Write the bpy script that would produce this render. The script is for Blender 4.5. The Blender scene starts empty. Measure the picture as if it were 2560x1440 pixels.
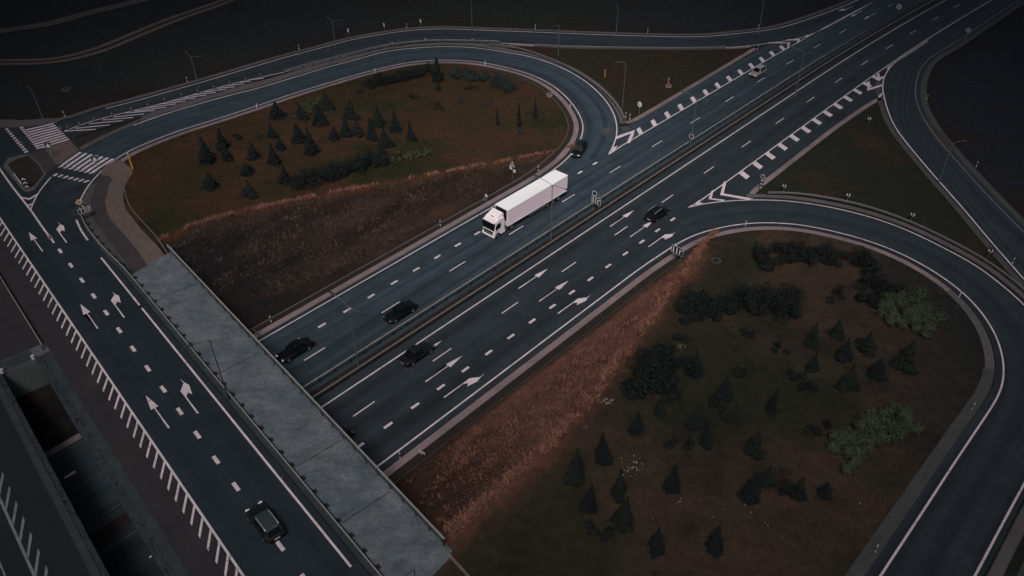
import bpy, bmesh, math, random
import numpy as np
from mathutils import Vector, Matrix
random.seed(7); rng = np.random.default_rng(11)
SC = bpy.context.scene; COL = SC.collection
# ------------------------------------------------------------------ camera
F_PX, CAM_H = 1990.0, 66.0
PITCH, ROLL = math.radians(38.0), math.radians(-0.6)
FWD = Vector((0, math.cos(PITCH), -math.sin(PITCH)))
_r = Vector((1, 0, 0)); _u = _r.cross(FWD)
RGT = math.cos(ROLL)*_r + math.sin(ROLL)*_u
UPV = -math.sin(ROLL)*_r + math.cos(ROLL)*_u
CAM = Vector((0, 0, CAM_H))
cam_d = bpy.data.cameras.new('camera'); cam = bpy.data.objects.new('camera', cam_d); COL.objects.link(cam)
cam_d.sensor_width = 36; cam_d.lens = F_PX/2560*36; cam_d.clip_end = 6000; cam_d.clip_start = 1
cam.matrix_world = Matrix(((RGT.x, UPV.x, -FWD.x, 0), (RGT.y, UPV.y, -FWD.y, 0), (RGT.z, UPV.z, -FWD.z, CAM_H), (0, 0, 0, 1)))
SC.camera = cam
# ------------------------------------------------------------------ site frames: highway (u along, w across), bridge (s along, m across)
A0, B0 = math.radians(46.9), math.radians(-49.1)
HD = Vector((math.cos(A0), math.sin(A0), 0)); HN = Vector((-HD.y, HD.x, 0))
BD = Vector((math.cos(B0), math.sin(B0), 0)); BM = Vector((-BD.y, BD.x, 0))
ZB = 6.42
def curve(u):
    return np.where(u > 150, -4.75e-4*(u-150)**2, 0.0)
def smin(a, b, k): 
    h = np.clip(.5+.5*(b-a)/k, 0, 1); return b*(1-h)+a*h-k*h*(1-h)
def ease(t):
    t = np.clip(t, 0, 1); e = .12
    a = np.where(t < e, t*t/(2*e), np.where(t > 1-e, (1-e)-(1-t)**2/(2*e), t-e/2)); return a/(1-e)
def hgt(x, y):
    u = x*HD.x+y*HD.y; w = x*HN.x+y*HN.y - curve(u)
    zl = ZB*(1-ease((u-36)/66)); zr = ZB*(1-ease((u-36)/57))
    cl = np.maximum((w-76.2)/2.65, 0); cr = np.maximum((44.6-w)/1.8, 0)
    return np.where(w > 60, smin(zl, cl, .35*np.minimum(1, cl)+1e-4), smin(zr, cr, .35*np.minimum(1, cr)+1e-4))
def on_deck(x, y):
    s = x*BD.x+y*BD.y; m = x*BM.x+y*BM.y
    return ((s > -97) & (s < -29) & (((m > 2.55) & (m < 21.9)) | ((m < -.85) & (m > -34))))
def hp(x, y):
    return np.where(on_deck(x, y), ZB, hgt(x, y))
def hdk(x, y): return np.full(np.shape(x), ZB)
def hz(x, y): return float(hp(np.float64(x), np.float64(y)))
def ray(px, py): return FWD + (px-1280)/F_PX*RGT - (py-720)/F_PX*UPV
def PZ(px, py, z=0.0):
    d = ray(px, py); return CAM + d*((z-CAM_H)/d.z)
def G(px, py):
    d = ray(px, py); zs = np.linspace(7.2, -.6, 160); t = (zs-CAM_H)/d.z
    x = d.x*t; y = d.y*t; below = zs <= hp(x, y)
    i = int(np.argmax(below))
    lo, hi = zs[max(i-1, 0)], zs[i]
    for _ in range(22):
        mid = (lo+hi)/2; t = (mid-CAM_H)/d.z
        if mid <= hz(d.x*t, d.y*t): hi = mid
        else: lo = mid
    return CAM + d*((hi-CAM_H)/d.z)
def UW(u, w, z=0.0):
    w = w+float(curve(np.float64(u))); return Vector((HD.x*u+HN.x*w, HD.y*u+HN.y*w, z))
def SM(s, m, z=ZB): return Vector((BD.x*s+BM.x*m, BD.y*s+BM.y*m, z))
def proj(P):
    v = P-CAM; zc = v.dot(FWD); return 1280+F_PX*v.dot(RGT)/zc, 720-F_PX*v.dot(UPV)/zc
# ------------------------------------------------------------------ materials
MATS = {}
def material(name, col, rough=.85, var=.18, scale=1.0, speck=0.0, speck_scale=30, tint=None, tint_scale=.15, tint_amt=.5,
             streak=0.0, metallic=0.0, spec=.3, bump=0.0, attr=None, bump_scale=6, wear=None, aniso=None, lanes=None):
    m = bpy.data.materials.new(name); m.use_nodes = True; nt = m.node_tree; N = nt.nodes; L = nt.links
    bs = N['Principled BSDF']; bs.inputs['Roughness'].default_value = rough; bs.inputs['Metallic'].default_value = metallic
    bs.inputs['Specular IOR Level'].default_value = spec
    geo = N.new('ShaderNodeNewGeometry'); tc = N.new('ShaderNodeTexCoord')
    pos = tc.outputs['Object']
    def noise(sc, det=3, vec=None, ro=.55):
        n = N.new('ShaderNodeTexNoise'); n.inputs['Scale'].default_value = sc; n.inputs['Detail'].default_value = det
        n.inputs['Roughness'].default_value = ro; L.new(vec if vec else pos, n.inputs['Vector']); return n.outputs['Fac']
    def mapr(v, a, b):
        r = N.new('ShaderNodeMapRange'); r.inputs['From Min'].default_value = .25; r.inputs['From Max'].default_value = .75
        r.inputs['To Min'].default_value = a; r.inputs['To Max'].default_value = b; L.new(v, r.inputs['Value']); return r.outputs['Result']
    def mul(c, f):
        x = N.new('ShaderNodeMix'); x.data_type = 'RGBA'; x.blend_type = 'MULTIPLY'; x.inputs['Factor'].default_value = 1
        L.new(c, x.inputs['A']); L.new(f, x.inputs['B']); return x.outputs['Result']
    if attr:
        a = N.new('ShaderNodeAttribute'); a.attribute_name = attr; c = a.outputs['Color']
    else:
        rgb = N.new('ShaderNodeRGB'); rgb.outputs[0].default_value = (*col, 1); c = rgb.outputs[0]
    if tint:
        x = N.new('ShaderNodeMix'); x.data_type = 'RGBA'
        L.new(mapr(noise(tint_scale, 4), 0, tint_amt), x.inputs['Factor']); L.new(c, x.inputs['A'])
        x.inputs['B'].default_value = (*tint, 1); c = x.outputs['Result']
    if var: c = mul(c, mapr(noise(scale, 5, ro=.65), 1-var, 1+var))
    if speck: c = mul(c, mapr(noise(speck_scale, 2), 1-speck, 1+speck))
    if wear:
        x = N.new('ShaderNodeMix'); x.data_type = 'RGBA'; r = N.new('ShaderNodeMapRange'); r.inputs['From Min'].default_value = .56; r.inputs['From Max'].default_value = .70
        n5 = noise(2.2, 6, ro=.75); L.new(n5, r.inputs['Value']); L.new(r.outputs['Result'], x.inputs['Factor']); L.new(c, x.inputs['A']); x.inputs['B'].default_value = (*wear, 1); c = x.outputs['Result']
    if aniso:                                        # stains drawn out along one direction
        ang, sx, sy, amt = aniso
        for k, q in ((1.0, 1.0), (3.1, .7)):
            mp = N.new('ShaderNodeMapping'); mp.inputs['Rotation'].default_value = (0, 0, -ang); mp.inputs['Scale'].default_value = (sx*k, sy*k, .3); L.new(pos, mp.inputs['Vector'])
            c = mul(c, mapr(noise(1.0, 5, mp.outputs[0], .7), 1-amt*q, 1+amt*q))
    if lanes:                                        # darker oil band in the middle of each lane
        period, y0, amt = lanes
        uvn = N.new('ShaderNodeUVMap'); uvn.uv_map = 'UVMap'; sp = N.new('ShaderNodeSeparateXYZ'); L.new(uvn.outputs[0], sp.inputs[0])
        def math_(op, a, b):
            q = N.new('ShaderNodeMath'); q.operation = op
            for i_, v_ in enumerate((a, b)):
                if v_ is None: continue
                if isinstance(v_, (int, float)): q.inputs[i_].default_value = v_
                else: L.new(v_, q.inputs[i_])
            return q.outputs[0]
        wob = noise(.03, 2); ph = math_('MULTIPLY', math_('ADD', math_('SUBTRACT', sp.outputs['Y'], y0), math_('MULTIPLY', wob, .8)), 6.2832/period)
        f = math_('SUBTRACT', 1.0, math_('MULTIPLY', math_('COSINE', ph, None), amt)); f2 = math_('SUBTRACT', f, math_('MULTIPLY', math_('COSINE', math_('MULTIPLY', ph, 2.0), None), amt*.5))
        c = mul(c, f2)
    if streak:
        uv = N.new('ShaderNodeUVMap'); uv.uv_map = 'UVMap'
        for sx, sy, k in ((.012, .45, 1.0), (.05, 1.6, .5)):
            mp = N.new('ShaderNodeMapping'); mp.inputs['Scale'].default_value = (sx, sy, 1); L.new(uv.outputs[0], mp.inputs['Vector'])
            c = mul(c, mapr(noise(1.0, 3, mp.outputs[0]), 1-streak*k, 1+streak*k))
    L.new(c, bs.inputs['Base Color'])
    if bump:
        b = N.new('ShaderNodeBump'); b.inputs['Strength'].default_value = bump; b.inputs['Distance'].default_value = .15
        L.new(noise(bump_scale, 4), b.inputs['Height']); L.new(b.outputs[0], bs.inputs['Normal'])
    MATS[name] = m; return m
#MATERIALS
material('asphalt_worn', (.029, .045, .0575), .82, .26, .3, .14, 6, streak=.34, spec=.25, lanes=(3.72, -1.0, .14))
material('asphalt_mid', (.0215, .0300, .0385), .82, .26, .3, .14, 6, streak=.34, spec=.25, lanes=(3.85, .1, .12))
material('asphalt_dark', (.0175, .0265, .0360), .85, .24, .3, .14, 6, streak=.24, spec=.2)
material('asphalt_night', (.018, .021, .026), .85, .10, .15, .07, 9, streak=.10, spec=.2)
material('paint_shaded', (.075, .08, .085), .85, .3, 1.2, .2, 10)  # darkened line paint standing in for the shade under the bridge
material('asphalt_brown', (.029, .028, .033), .9, .25, .35, .15, 7, tint=(.036, .028, .032), tint_amt=.8)
material('paint_white', (.72, .61, .66), .75, .14, .9, .14, 12, tint=(.40, .36, .39), tint_scale=.5, tint_amt=.45, wear=(.055, .062, .07))
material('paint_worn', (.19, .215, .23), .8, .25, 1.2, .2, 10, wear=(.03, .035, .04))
material('gravel_pink', (.27, .195, .21), .9, .16, .35, .18, 7, tint=(.115, .10, .105), tint_scale=.12, tint_amt=.9)
material('gravel_grey', (.115, .105, .112), .9, .2, .5, .2, 7, tint=(.08, .07, .072), tint_scale=.12, tint_amt=.8)
material('gravel_dark', (.062, .062, .062), .9, .2, .5, .2, 7)
material('concrete_walk', (.066, .094, .112), .9, .30, .45, .22, 3.5, tint=(.165, .172, .195), tint_scale=.30, tint_amt=.85, aniso=(B0+.9, .45, 1.2, .26))
material('concrete_ledge', (.034, .044, .050), .9, .3, .8, .2, 6)
material('concrete_wall', (.10, .11, .115), .9, .2, .4, .1, 8)
material('paving_patch', (.105, .092, .09), .9, .22, .9, .2, 6, tint=(.15, .085, .06), tint_scale=.25, tint_amt=.55)
material('path_asphalt', (.045, .038, .043), .9, .15, .5, .12, 8)
material('kerb_stone', (.16, .17, .18), .9, .15, .8, .1, 8)
material('joint_dark', (.012, .014, .016), .9, .1)
material('ground', (.03, .02, .02), .95, .38, .9, .30, 5.5, bump=.6, attr='soil', spec=.1)
material('soil_dark', (.022, .017, .013), .95, .3, .8, .2, 5)
material('soil_median', (.020, .014, .013), .95, .4, .8, .2, 5)
material('track_soil', (.12, .088, .076), .95, .3, .8, .2, 5)
material('steel_pale', (.34, .33, .33), .5, .1, 1, metallic=.3)
material('steel_rail', (.11, .115, .12), .55, .15, 1.5, metallic=.3)
material('steel_rail_rim', (.30, .26, .24), .55, .15, 1.5, metallic=.2)
material('steel_dark', (.02, .024, .028), .6, .1, metallic=.2)
material('lamp_grey', (.13, .15, .165), .5, .08, metallic=.4)
material('lamp_dark', (.035, .045, .05), .5, .08, metallic=.3)
material('plastic_white', (.52, .50, .50), .5, .05)
material('plastic_black', (.012, .013, .014), .5, .05)
material('plastic_orange', (.62, .23, .06), .5, .05)
material('plastic_yellow', (.55, .30, .06), .5, .05)
material('sign_white', (.60, .58, .60), .45, .03)
material('sign_blue', (.02, .045, .075), .45, .03)
material('sign_black', (.012, .013, .016), .45, .03)
material('sign_amber', (.50, .24, .03), .45, .03)
material('sign_back', (.22, .23, .24), .5, .05, metallic=.4)
material('car_black', (.0055, .007, .0085), .42, .05, spec=.22)
material('car_charcoal', (.010, .0125, .015), .42, .05, spec=.25)
material('car_green_black', (.006, .010, .010), .42, .05, spec=.22)
material('car_silver', (.30, .26, .285), .3, .04, spec=.5, metallic=.2)
material('car_roof_grey', (.035, .047, .055), .4, .05, spec=.4)
material('glass_dark', (.005, .0065, .0075), .3, 0, spec=.2)
material('tyre', (.012, .012, .013), .85, .1)
material('rim', (.20, .21, .22), .4, .05, metallic=.6)
material('lamp_glass', (.75, .78, .8), .15, 0, spec=.7)
material('lamp_dim', (.08, .09, .095), .3, 0, spec=.4)
material('tail_red', (.03, .012, .012), .3, 0)
material('chrome', (.62, .64, .66), .25, 0, metallic=.5)
material('truck_white', (.84, .77, .81), .4, .04, .4)
material('truck_roof', (.93, .92, .96), .5, .05, .25)
material('truck_side', (.90, .74, .83), .5, .04, .3, tint=(.80, .66, .75), tint_scale=.25, tint_amt=.6)
material('bark', (.035, .028, .022), .9, .2, 4)
material('conifer_blue', (.0042, .0078, .0088), .9, .6, 5)
material('conifer_green', (.0075, .0118, .0085), .9, .6, 5)
material('leaf_dark', (.0072, .0112, .0108), .9, .4, 2)
material('leaf_blue', (.020, .031, .031), .9, .4, 2)
material('leaf_light', (.046, .058, .034), .9, .35, 1.5)
material('leaf_yellow', (.046, .050, .024), .9, .35, 2)
material('straw', (.21, .098, .070), .95, .4, 1.5)
material('straw_brown', (.165, .076, .056), .95, .5, .6)
material('straw_grey', (.075, .052, .041), .95, .5, .6)
material('grass_green', (.026, .024, .014), .95, .4, 1.2)
material('flower_white', (.5, .42, .38), .9, .2)
#ENDMATERIALS
# ------------------------------------------------------------------ mesh helpers
class MB:
    def __init__(s): s.v = []; s.f = []; s.m = []
    def add(s, vs, fs, mi=0):
        o = len(s.v); s.v += [tuple(v) for v in vs]; s.f += [tuple(i+o for i in f) for f in fs]; s.m += [mi]*len(fs); return s
    def box(s, c, size, rz=0.0, mi=0, taper=(1, 1)):
        hx, hy, hz_ = size[0]/2, size[1]/2, size[2]/2; cs, sn = math.cos(rz), math.sin(rz); vs = []
        for z, k in ((-hz_, (1, 1)), (hz_, taper)):
            for x, y in ((-hx, -hy), (hx, -hy), (hx, hy), (-hx, hy)):
                x *= k[0]; y *= k[1]; vs.append((c[0]+x*cs-y*sn, c[1]+x*sn+y*cs, c[2]+z))
        return s.add(vs, [(3, 2, 1, 0), (4, 5, 6, 7), (0, 1, 5, 4), (1, 2, 6, 5), (2, 3, 7, 6), (3, 0, 4, 7)], mi)
    def cyl(s, p0, p1, r0, r1=None, n=8, mi=0):
        p0, p1 = Vector(p0), Vector(p1); r1 = r0 if r1 is None else r1; d = (p1-p0).normalized()
        a = d.orthogonal().normalized(); b = d.cross(a); vs = []
        for p, r in ((p0, r0), (p1, r1)):
            for i in range(n):
                t = 2*math.pi*i/n; vs.append(p+a*(r*math.cos(t))+b*(r*math.sin(t)))
        fs = [(i, (i+1) % n, n+(i+1) % n, n+i) for i in range(n)]+[tuple(range(n-1, -1, -1)), tuple(range(n, 2*n))]
        return s.add(vs, fs, mi)
    def tube(s, pts, r, n=6, mi=0):
        for a, b in zip(pts[:-1], pts[1:]): s.cyl(a, b, r, r, n, mi)
        return s
    def beam(s, a, b, w, h, mi=0):
        a, b = Vector(a), Vector(b); d = (b-a).normalized(); up = Vector((0, 0, 1)); side = d.cross(up).normalized(); u2 = side.cross(d)
        vs = [p+side*(x*w/2)+u2*(z*h/2) for p in (a, b) for x, z in ((-1, -1), (1, -1), (1, 1), (-1, 1))]
        return s.add(vs, [(0, 1, 2, 3), (7, 6, 5, 4), (0, 4, 5, 1), (1, 5, 6, 2), (2, 6, 7, 3), (3, 7, 4, 0)], mi)
    def prism(s, pts, d, mi=0):
        n = len(pts); d = Vector(d); vs = [Vector(p) for p in pts]+[Vector(p)+d for p in pts]
        return s.add(vs, [tuple(range(n-1, -1, -1)), tuple(range(n, 2*n))]+[(i, (i+1) % n, n+(i+1) % n, n+i) for i in range(n)], mi)
    def build(s, name, mats, parent=None, smooth=False, bevel=0, subsurf=0):
        me = bpy.data.meshes.new(name); me.from_pydata(s.v, [], s.f)
        for k in ([mats] if isinstance(mats, str) else mats): me.materials.append(MATS[k])
        me.polygons.foreach_set('material_index', s.m); me.update()
        bm = bmesh.new(); bm.from_mesh(me); bmesh.ops.recalc_face_normals(bm, faces=bm.faces); bm.to_mesh(me); bm.free()
        if smooth: me.polygons.foreach_set('use_smooth', [True]*len(me.polygons))
        o = bpy.data.objects.new(name, me); COL.objects.link(o)
        if parent: o.parent = parent
        if bevel:
            b = o.modifiers.new('bevel', 'BEVEL'); b.width = bevel; b.segments = 2; b.limit_method = 'ANGLE'
        if subsurf:
            q = o.modifiers.new('sub', 'SUBSURF'); q.levels = q.render_levels = subsurf
        return o
def tag(o, label=None, cat=None, group=None, kind=None):
    for k, v in (('label', label), ('category', cat), ('group', group), ('kind', kind)):
        if v: o[k] = v
    return o
def thing(name, label, cat, loc, rz=0.0, group=None):
    o = bpy.data.objects.new(name, None); COL.objects.link(o); o.empty_display_size = .3
    o.location = loc; o.rotation_euler = (0, 0, rz); return tag(o, label, cat, group)
def copy_tree(o, parent=None):
    c = o.copy(); COL.objects.link(c)
    if parent: c.parent = parent
    for ch in [x for x in o.children]: copy_tree(ch, c)
    return c
def place_copy(proto, loc, rz, label, group=None, scale=None, used=set()):
    if proto.name in used: o = copy_tree(proto)
    else: used.add(proto.name); o = proto
    o.location = loc; o.rotation_euler = (0, 0, rz); o['label'] = label
    if group: o['group'] = group
    if scale: o.scale = scale
    return o
# ---- polylines
def spline(pts, step=1.0, smooth=True):
    P = np.array([[p[0], p[1]] for p in pts], float)
    if smooth and len(P) > 2:
        out = []
        for i in range(len(P)-1):
            p0 = P[i-1] if i > 0 else 2*P[0]-P[1]; p1, p2 = P[i], P[i+1]; p3 = P[i+2] if i+2 < len(P) else 2*P[-1]-P[-2]
            for t in np.linspace(0, 1, 12, endpoint=False):
                out.append(.5*((2*p1)+(-p0+p2)*t+(2*p0-5*p1+4*p2-p3)*t*t+(-p0+3*p1-3*p2+p3)*t**3))
        out.append(P[-1]); P = np.array(out)
    return resample(P, step)
def resample(P, step=None, n=None):
    d = np.r_[0, np.cumsum(np.hypot(*np.diff(P, axis=0).T))]; n = n or max(2, int(d[-1]/step)+1)
    t = np.linspace(0, d[-1], n); return np.stack([np.interp(t, d, P[:, 0]), np.interp(t, d, P[:, 1])], 1)
def smooth_pts(P, k=4):
    for _ in range(k):
        Q = P.copy(); Q[1:-1] = .25*P[:-2]+.5*P[1:-1]+.25*P[2:]; P = Q
    return P
def offset(P, o):
    d = np.gradient(P, axis=0); d /= np.hypot(d[:, 0], d[:, 1])[:, None]+1e-9
    return P + np.stack([-d[:, 1], d[:, 0]], 1)*o          # + is left of the direction of travel
def px_line(pxs, step=1.0): return smooth_pts(spline([G(*p) for p in pxs], step), 6)
def ribbon_mesh(L, R, zoff, ncross=None, hf=None):
    n = max(len(L), len(R)); L = resample(L, n=n); R = resample(R, n=n)
    wid = np.hypot(*(L-R).T).max(); k = ncross or max(1, int(wid/1.0))
    t = np.linspace(0, 1, k+1); X = L[:, None, :]*(1-t)[None, :, None]+R[:, None, :]*t[None, :, None]
    x, y = X[..., 0], X[..., 1]; z = (hf or hgt)(x, y)+zoff
    V = np.stack([x, y, z], -1).reshape(-1, 3)
    d = np.r_[0, np.cumsum(np.hypot(*np.diff((L+R)/2, axis=0).T))]
    W = np.hypot(*(L-R).T)
    UVv = np.stack([np.repeat(d[:, None], k+1, 1), W[:, None]*(t-.5)[None, :]], -1).reshape(-1, 2)
    i, j = np.meshgrid(np.arange(n-1), np.arange(k), indexing='ij'); a = (i*(k+1)+j).ravel()
    F_ = np.stack([a, a+1, a+k+2, a+k+1], 1); return V, F_, UVv
def mesh_np(name, V, F_, mat, parent=None, uv=None, kind=None):
    me = bpy.data.meshes.new(name); me.from_pydata([tuple(v) for v in V], [], [tuple(map(int, f)) for f in F_])
    me.materials.append(MATS[mat])
    if uv is not None:
        l = me.uv_layers.new(name='UVMap'); idx = np.empty(len(me.loops), np.int32); me.loops.foreach_get('vertex_index', idx)
        l.data.foreach_set('uv', np.asarray(uv, np.float32)[idx].ravel())
    me.update()
    nz = sum(p.normal.z for p in me.polygons)
    if nz < 0: me.flip_normals()
    o = bpy.data.objects.new(name, me); COL.objects.link(o)
    if parent: o.parent = parent
    if kind: o['kind'] = kind
    return o
class Sheet:       # several draped pieces in one mesh (one marking line, one verge ...)
    def __init__(s, hf=None): s.V = []; s.F = []; s.U = []; s.n = 0; s.hf = hf or hgt
    def add(s, V, F_, U=None):
        if U is None: U = np.stack([V[:, 0]*HD.x+V[:, 1]*HD.y, V[:, 0]*HN.x+V[:, 1]*HN.y], 1)
        s.V.append(V); s.F += [tuple(int(i)+s.n for i in f) for f in F_]; s.U.append(U); s.n += len(V); return s
    def line(s, P, width, z, o=0.0):
        return s.add(*ribbon_mesh(offset(P, o+width/2), offset(P, o-width/2), z, 1, s.hf))
    def band(s, P, o1, o2, z): return s.add(*ribbon_mesh(offset(P, o1), offset(P, o2), z, None, s.hf))
    def poly(s, pts, z, cell=1.5):
        bm = bmesh.new(); vs = [bm.verts.new((p[0], p[1], 0)) for p in pts]; bm.faces.new(vs)
        bmesh.ops.triangulate(bm, faces=bm.faces)
        for ax in (0, 1):
            lo = min(p[ax] for p in pts); hi = max(p[ax] for p in pts); c = math.floor(lo/cell)*cell+cell
            while c < hi:
                nrm = (1, 0, 0) if ax == 0 else (0, 1, 0); co = (c, 0, 0) if ax == 0 else (0, c, 0)
                bmesh.ops.bisect_plane(bm, geom=bm.verts[:]+bm.edges[:]+bm.faces[:], plane_co=co, plane_no=nrm); c += cell
        bm.verts.ensure_lookup_table(); bm.verts.index_update()
        V = np.array([v.co[:] for v in bm.verts]); V[:, 2] = s.hf(V[:, 0], V[:, 1])+z
        F_ = [[v.index for v in f.verts] for f in bm.faces]; bm.free(); return s.add(V, F_)
    def build(s, name, mat, parent=None, kind=None):
        return mesh_np(name, np.concatenate(s.V), s.F, mat, parent, np.concatenate(s.U), kind)
def uwline(w, u0, u1, step=2.0):
    us = np.arange(u0, u1+.01, step); return np.array([UW(u, w)[:2] for u in us])
def smline(m, s0, s1, step=2.0):
    n = max(2, int(abs(s1-s0)/step)+1); return np.array([SM(s, m)[:2] for s in np.linspace(s0, s1, n)])
# ------------------------------------------------------------------ traced road lines (pixels of the 2560x1440 photograph, dropped on the ground)
A_OUT = [(93,487),(128,444),(160,411),(208,378),(253,352),(333,315),(417,285),(500,260),(583,237),(640,223),(740,193),(840,163),(917,142),(973,128),(1040,121),(1107,117),(1173,119),(1223,125),(1280,134),(1323,142),(1380,160),(1430,183),(1467,207),(1497,233),(1520,260),(1535,287),(1542,313),(1542,337),(1537,357),(1522,387)]
A_IN = [(200,505),(215,468),(230,453),(288,397),(320,380),(377,355),(450,327),(533,302),(600,280),(640,267),(740,233),(840,203),(937,175),(1007,159),(1073,152),(1140,151),(1207,157),(1280,173),(1330,188),(1380,213),(1420,247),(1443,277),(1457,303),(1460,325),(1453,347),(1436,380),(1403,412)]
B_OUT = [(60,316),(140,310),(200,295),(260,273),(327,257),(443,224),(500,208),(593,180),(640,166),(733,139),(840,110),(923,92),(1007,79),(1090,73),(1173,75),(1280,79),(1380,83),(1513,88),(1647,92),(1747,93),(1813,88),(1920,76),(1970,65),(2037,43),(2107,17),(2137,4),(2200,-26)]
B_IN = [(70,384),(120,366),(177,347),(267,317),(353,293),(387,278),(463,255),(540,233),(610,212),(660,198),(690,188),(773,165),(873,139),(957,119),(1040,108),(1107,105),(1207,107),(1280,110),(1397,117),(1513,120),(1680,122),(1780,121),(1847,118),(1920,109),(2025,88),(2157,20),(2230,-20)]
D_IN = [(1673,623),(1713,597),(1757,580),(1813,567),(1867,558),(1920,557),(1987,560),(2053,572),(2143,594),(2220,620),(2280,648),(2337,680),(2400,725),(2440,763),(2473,807),(2497,853),(2510,900),(2512,930),(2508,960),(2500,987),(2483,1013),(2393,1147),(2313,1270),(2213,1422),(2120,1565)]
D_OUT = [(1720,520),(1760,510),(1813,504),(1870,501),(1920,501),(1987,505),(2053,515),(2137,533),(2220,558),(2293,588),(2370,627),(2440,665),(2503,713),(2560,763),(2615,830),(2650,905),(2660,985),(2640,1070),(2560,1210),(2437,1440),(2360,1585)]
E_L = [(2320,103),(2275,133),(2233,160),(2212,190),(2206,217),(2210,243),(2220,280),(2240,323),(2270,363),(2320,423),(2370,480),(2420,537),(2470,597),(2560,700),(2650,800)]
E_R = [(2640,-58),(2560,-6),(2500,32),(2440,72),(2380,112),(2323,147),(2296,185),(2288,233),(2297,273),(2320,316),(2345,350),(2373,383),(2410,425),(2460,480),(2515,537),(2560,583),(2650,680)]
CE = [(1560,309),(1577,311),(1713,231),(1813,171),(1893,123)]
FE = [(1872,484),(1884,470),(1920,443),(2080,320),(2180,252),(2201,243)]
aO, aI, bO, bI, dI, dO, eL, eR, cE, fE = [px_line(p) for p in (A_OUT, A_IN, B_OUT, B_IN, D_IN, D_OUT, E_L, E_R, CE, FE)]
def join(*ls): return np.concatenate(ls)
iL = smooth_pts(resample(join(uwline(73.7, -45, 86), aI[::-1][:]), 1.0), 8)      # left verge line: highway edge, then round the inside of the loop
iR = smooth_pts(resample(join(uwline(47.5, -45, 78), dI), 1.0), 8)
# ------------------------------------------------------------------ roads
hw_l = resample(join(uwline(74.6, -60, 90), np.array([G(*p)[:2] for p in ((1577,312),(1713,232),(1813,172),(1893,125),(1960,90),(2037,52),(2137,8),(2220,-34),(2330,-90))])), 1.5)
hw_r = resample(join(uwline(46.7, -60, 86), np.array([G(*p)[:2] for p in ((1868,490),(1920,444),(2080,321),(2180,253),(2240,205),(2330,140),(2413,86),(2550,2),(2680,-70),(2800,-130))])), 1.5)
# split at the median so that wheel-path streaks follow the lanes
hw = Sheet().add(*ribbon_mesh(hw_l, uwline(61.6, -60, 290), .05)).build('highway', 'asphalt_worn')
tag(hw, 'blue grey two lane carriageway with worn wheel paths beside the planted slope', 'road', kind='structure')
hw2 = Sheet().add(*ribbon_mesh(uwline(60.1, -60, 290), hw_r, .05)).build('highway', 'asphalt_mid')
tag(hw2, 'darker carriageway with a right turn lane along the rusty slope', 'road', kind='structure')
med = Sheet().add(*ribbon_mesh(uwline(61.6, -60, 290), uwline(60.1, -60, 290), .058)).build('median_strip', 'soil_median')
tag(med, 'narrow strip of bare soil between the two median guardrails', 'median', kind='structure')
_near = lambda P, p: int(np.hypot(P[:, 0]-G(*p).x, P[:, 1]-G(*p).y).argmin())
aOr, aIr = aO[_near(aO, (147,416)):], aI[_near(aI, (240,437)):]
rA = Sheet().add(*ribbon_mesh(offset(aOr, .5), offset(aIr, -.55), .056)).build('loop_road', 'asphalt_worn')
tag(rA, 'blue grey loop road curling round the lawn of young spruces', 'road', kind='structure')
rB = Sheet().add(*ribbon_mesh(offset(bO, .55), bI, .062)).build('slip_road', 'asphalt_mid')
tag(rB, 'outer slip road with a hatched wedge running past the crosswalk', 'road', kind='structure')
rD = Sheet().add(*ribbon_mesh(offset(dO, .5), offset(dI, -.9), .068)).build('loop_road', 'asphalt_mid')
tag(rD, 'dark loop road curling round the bushy right hand lawn', 'road', kind='structure')
rE = Sheet().add(*ribbon_mesh(offset(eL, -.45), offset(eR, .9), .074)).build('slip_road', 'asphalt_mid')
tag(rE, 'slip road bending away past the dark field at the right edge', 'road', kind='structure')
JP = [(-160,285),(0,305),(60,306),(140,304),(185,315),(190,345),(215,372),(292,396),(240,447),(212,475),(202,520),(204,560),(232,612),(160,560),(-20,470),(-160,430)]
jn = Sheet().poly([G(*p) for p in JP], .044).build('junction', 'asphalt_mid')
tag(jn, 'asphalt junction at the head of the bridge with two zebra crossings', 'road', kind='structure')
gR = Sheet().add(*ribbon_mesh(smline(15.4, -150, -10), smline(4.2, -150, -10), .05, None, hdk)).build('bridge_road', 'asphalt_dark')
tag(gR, 'dark asphalt carriageway crossing the bridge with lane arrows', 'road', kind='structure')
sh = Sheet().add(*ribbon_mesh(smline(7.3, -150, -10), smline(4.2, -150, -10), .056, None, hdk)).build('hatched_shoulder', 'asphalt_brown', gR)
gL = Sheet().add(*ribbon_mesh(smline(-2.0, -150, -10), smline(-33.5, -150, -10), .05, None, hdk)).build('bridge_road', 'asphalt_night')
tag(gL, 'second bridge carriageway in the lower left corner with a hatched edge', 'road', kind='structure')
# verges and pavements
def verge(name, mat, label, *parts):
    s = Sheet()
    for P, o1, o2, z in parts: s.band(P, o1, o2, z)
    return tag(s.build(name, mat), label, 'verge', kind='structure')
verge('gravel_verge', 'gravel_pink', 'pinkish gravel verge along the left carriageway and round the spruce loop', (iL, .75, 1.65, .082))
_nr = lambda p: int(np.hypot(iR[:, 0]-G(*p).x, iR[:, 1]-G(*p).y).argmin())
_ir1, _ir2 = _nr((2400,725)), _nr((2505,940))
verge('gravel_verge', 'gravel_pink', 'pinkish gravel verge below the rusty slope and round the bushy loop', (iR[:_ir1+1], -.95, -1.85, .082))
verge('gravel_verge', 'gravel_dark', 'grey blue verge on the lower right bend of the bushy loop', (iR[_ir2:], -.95, -2.2, .082))
verge('gravel_verge', 'gravel_grey', 'brown grey verge where the bushy loop starts to bend back', (iR[_ir1:_ir2+1], -.95, -2.0, .082))
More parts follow.
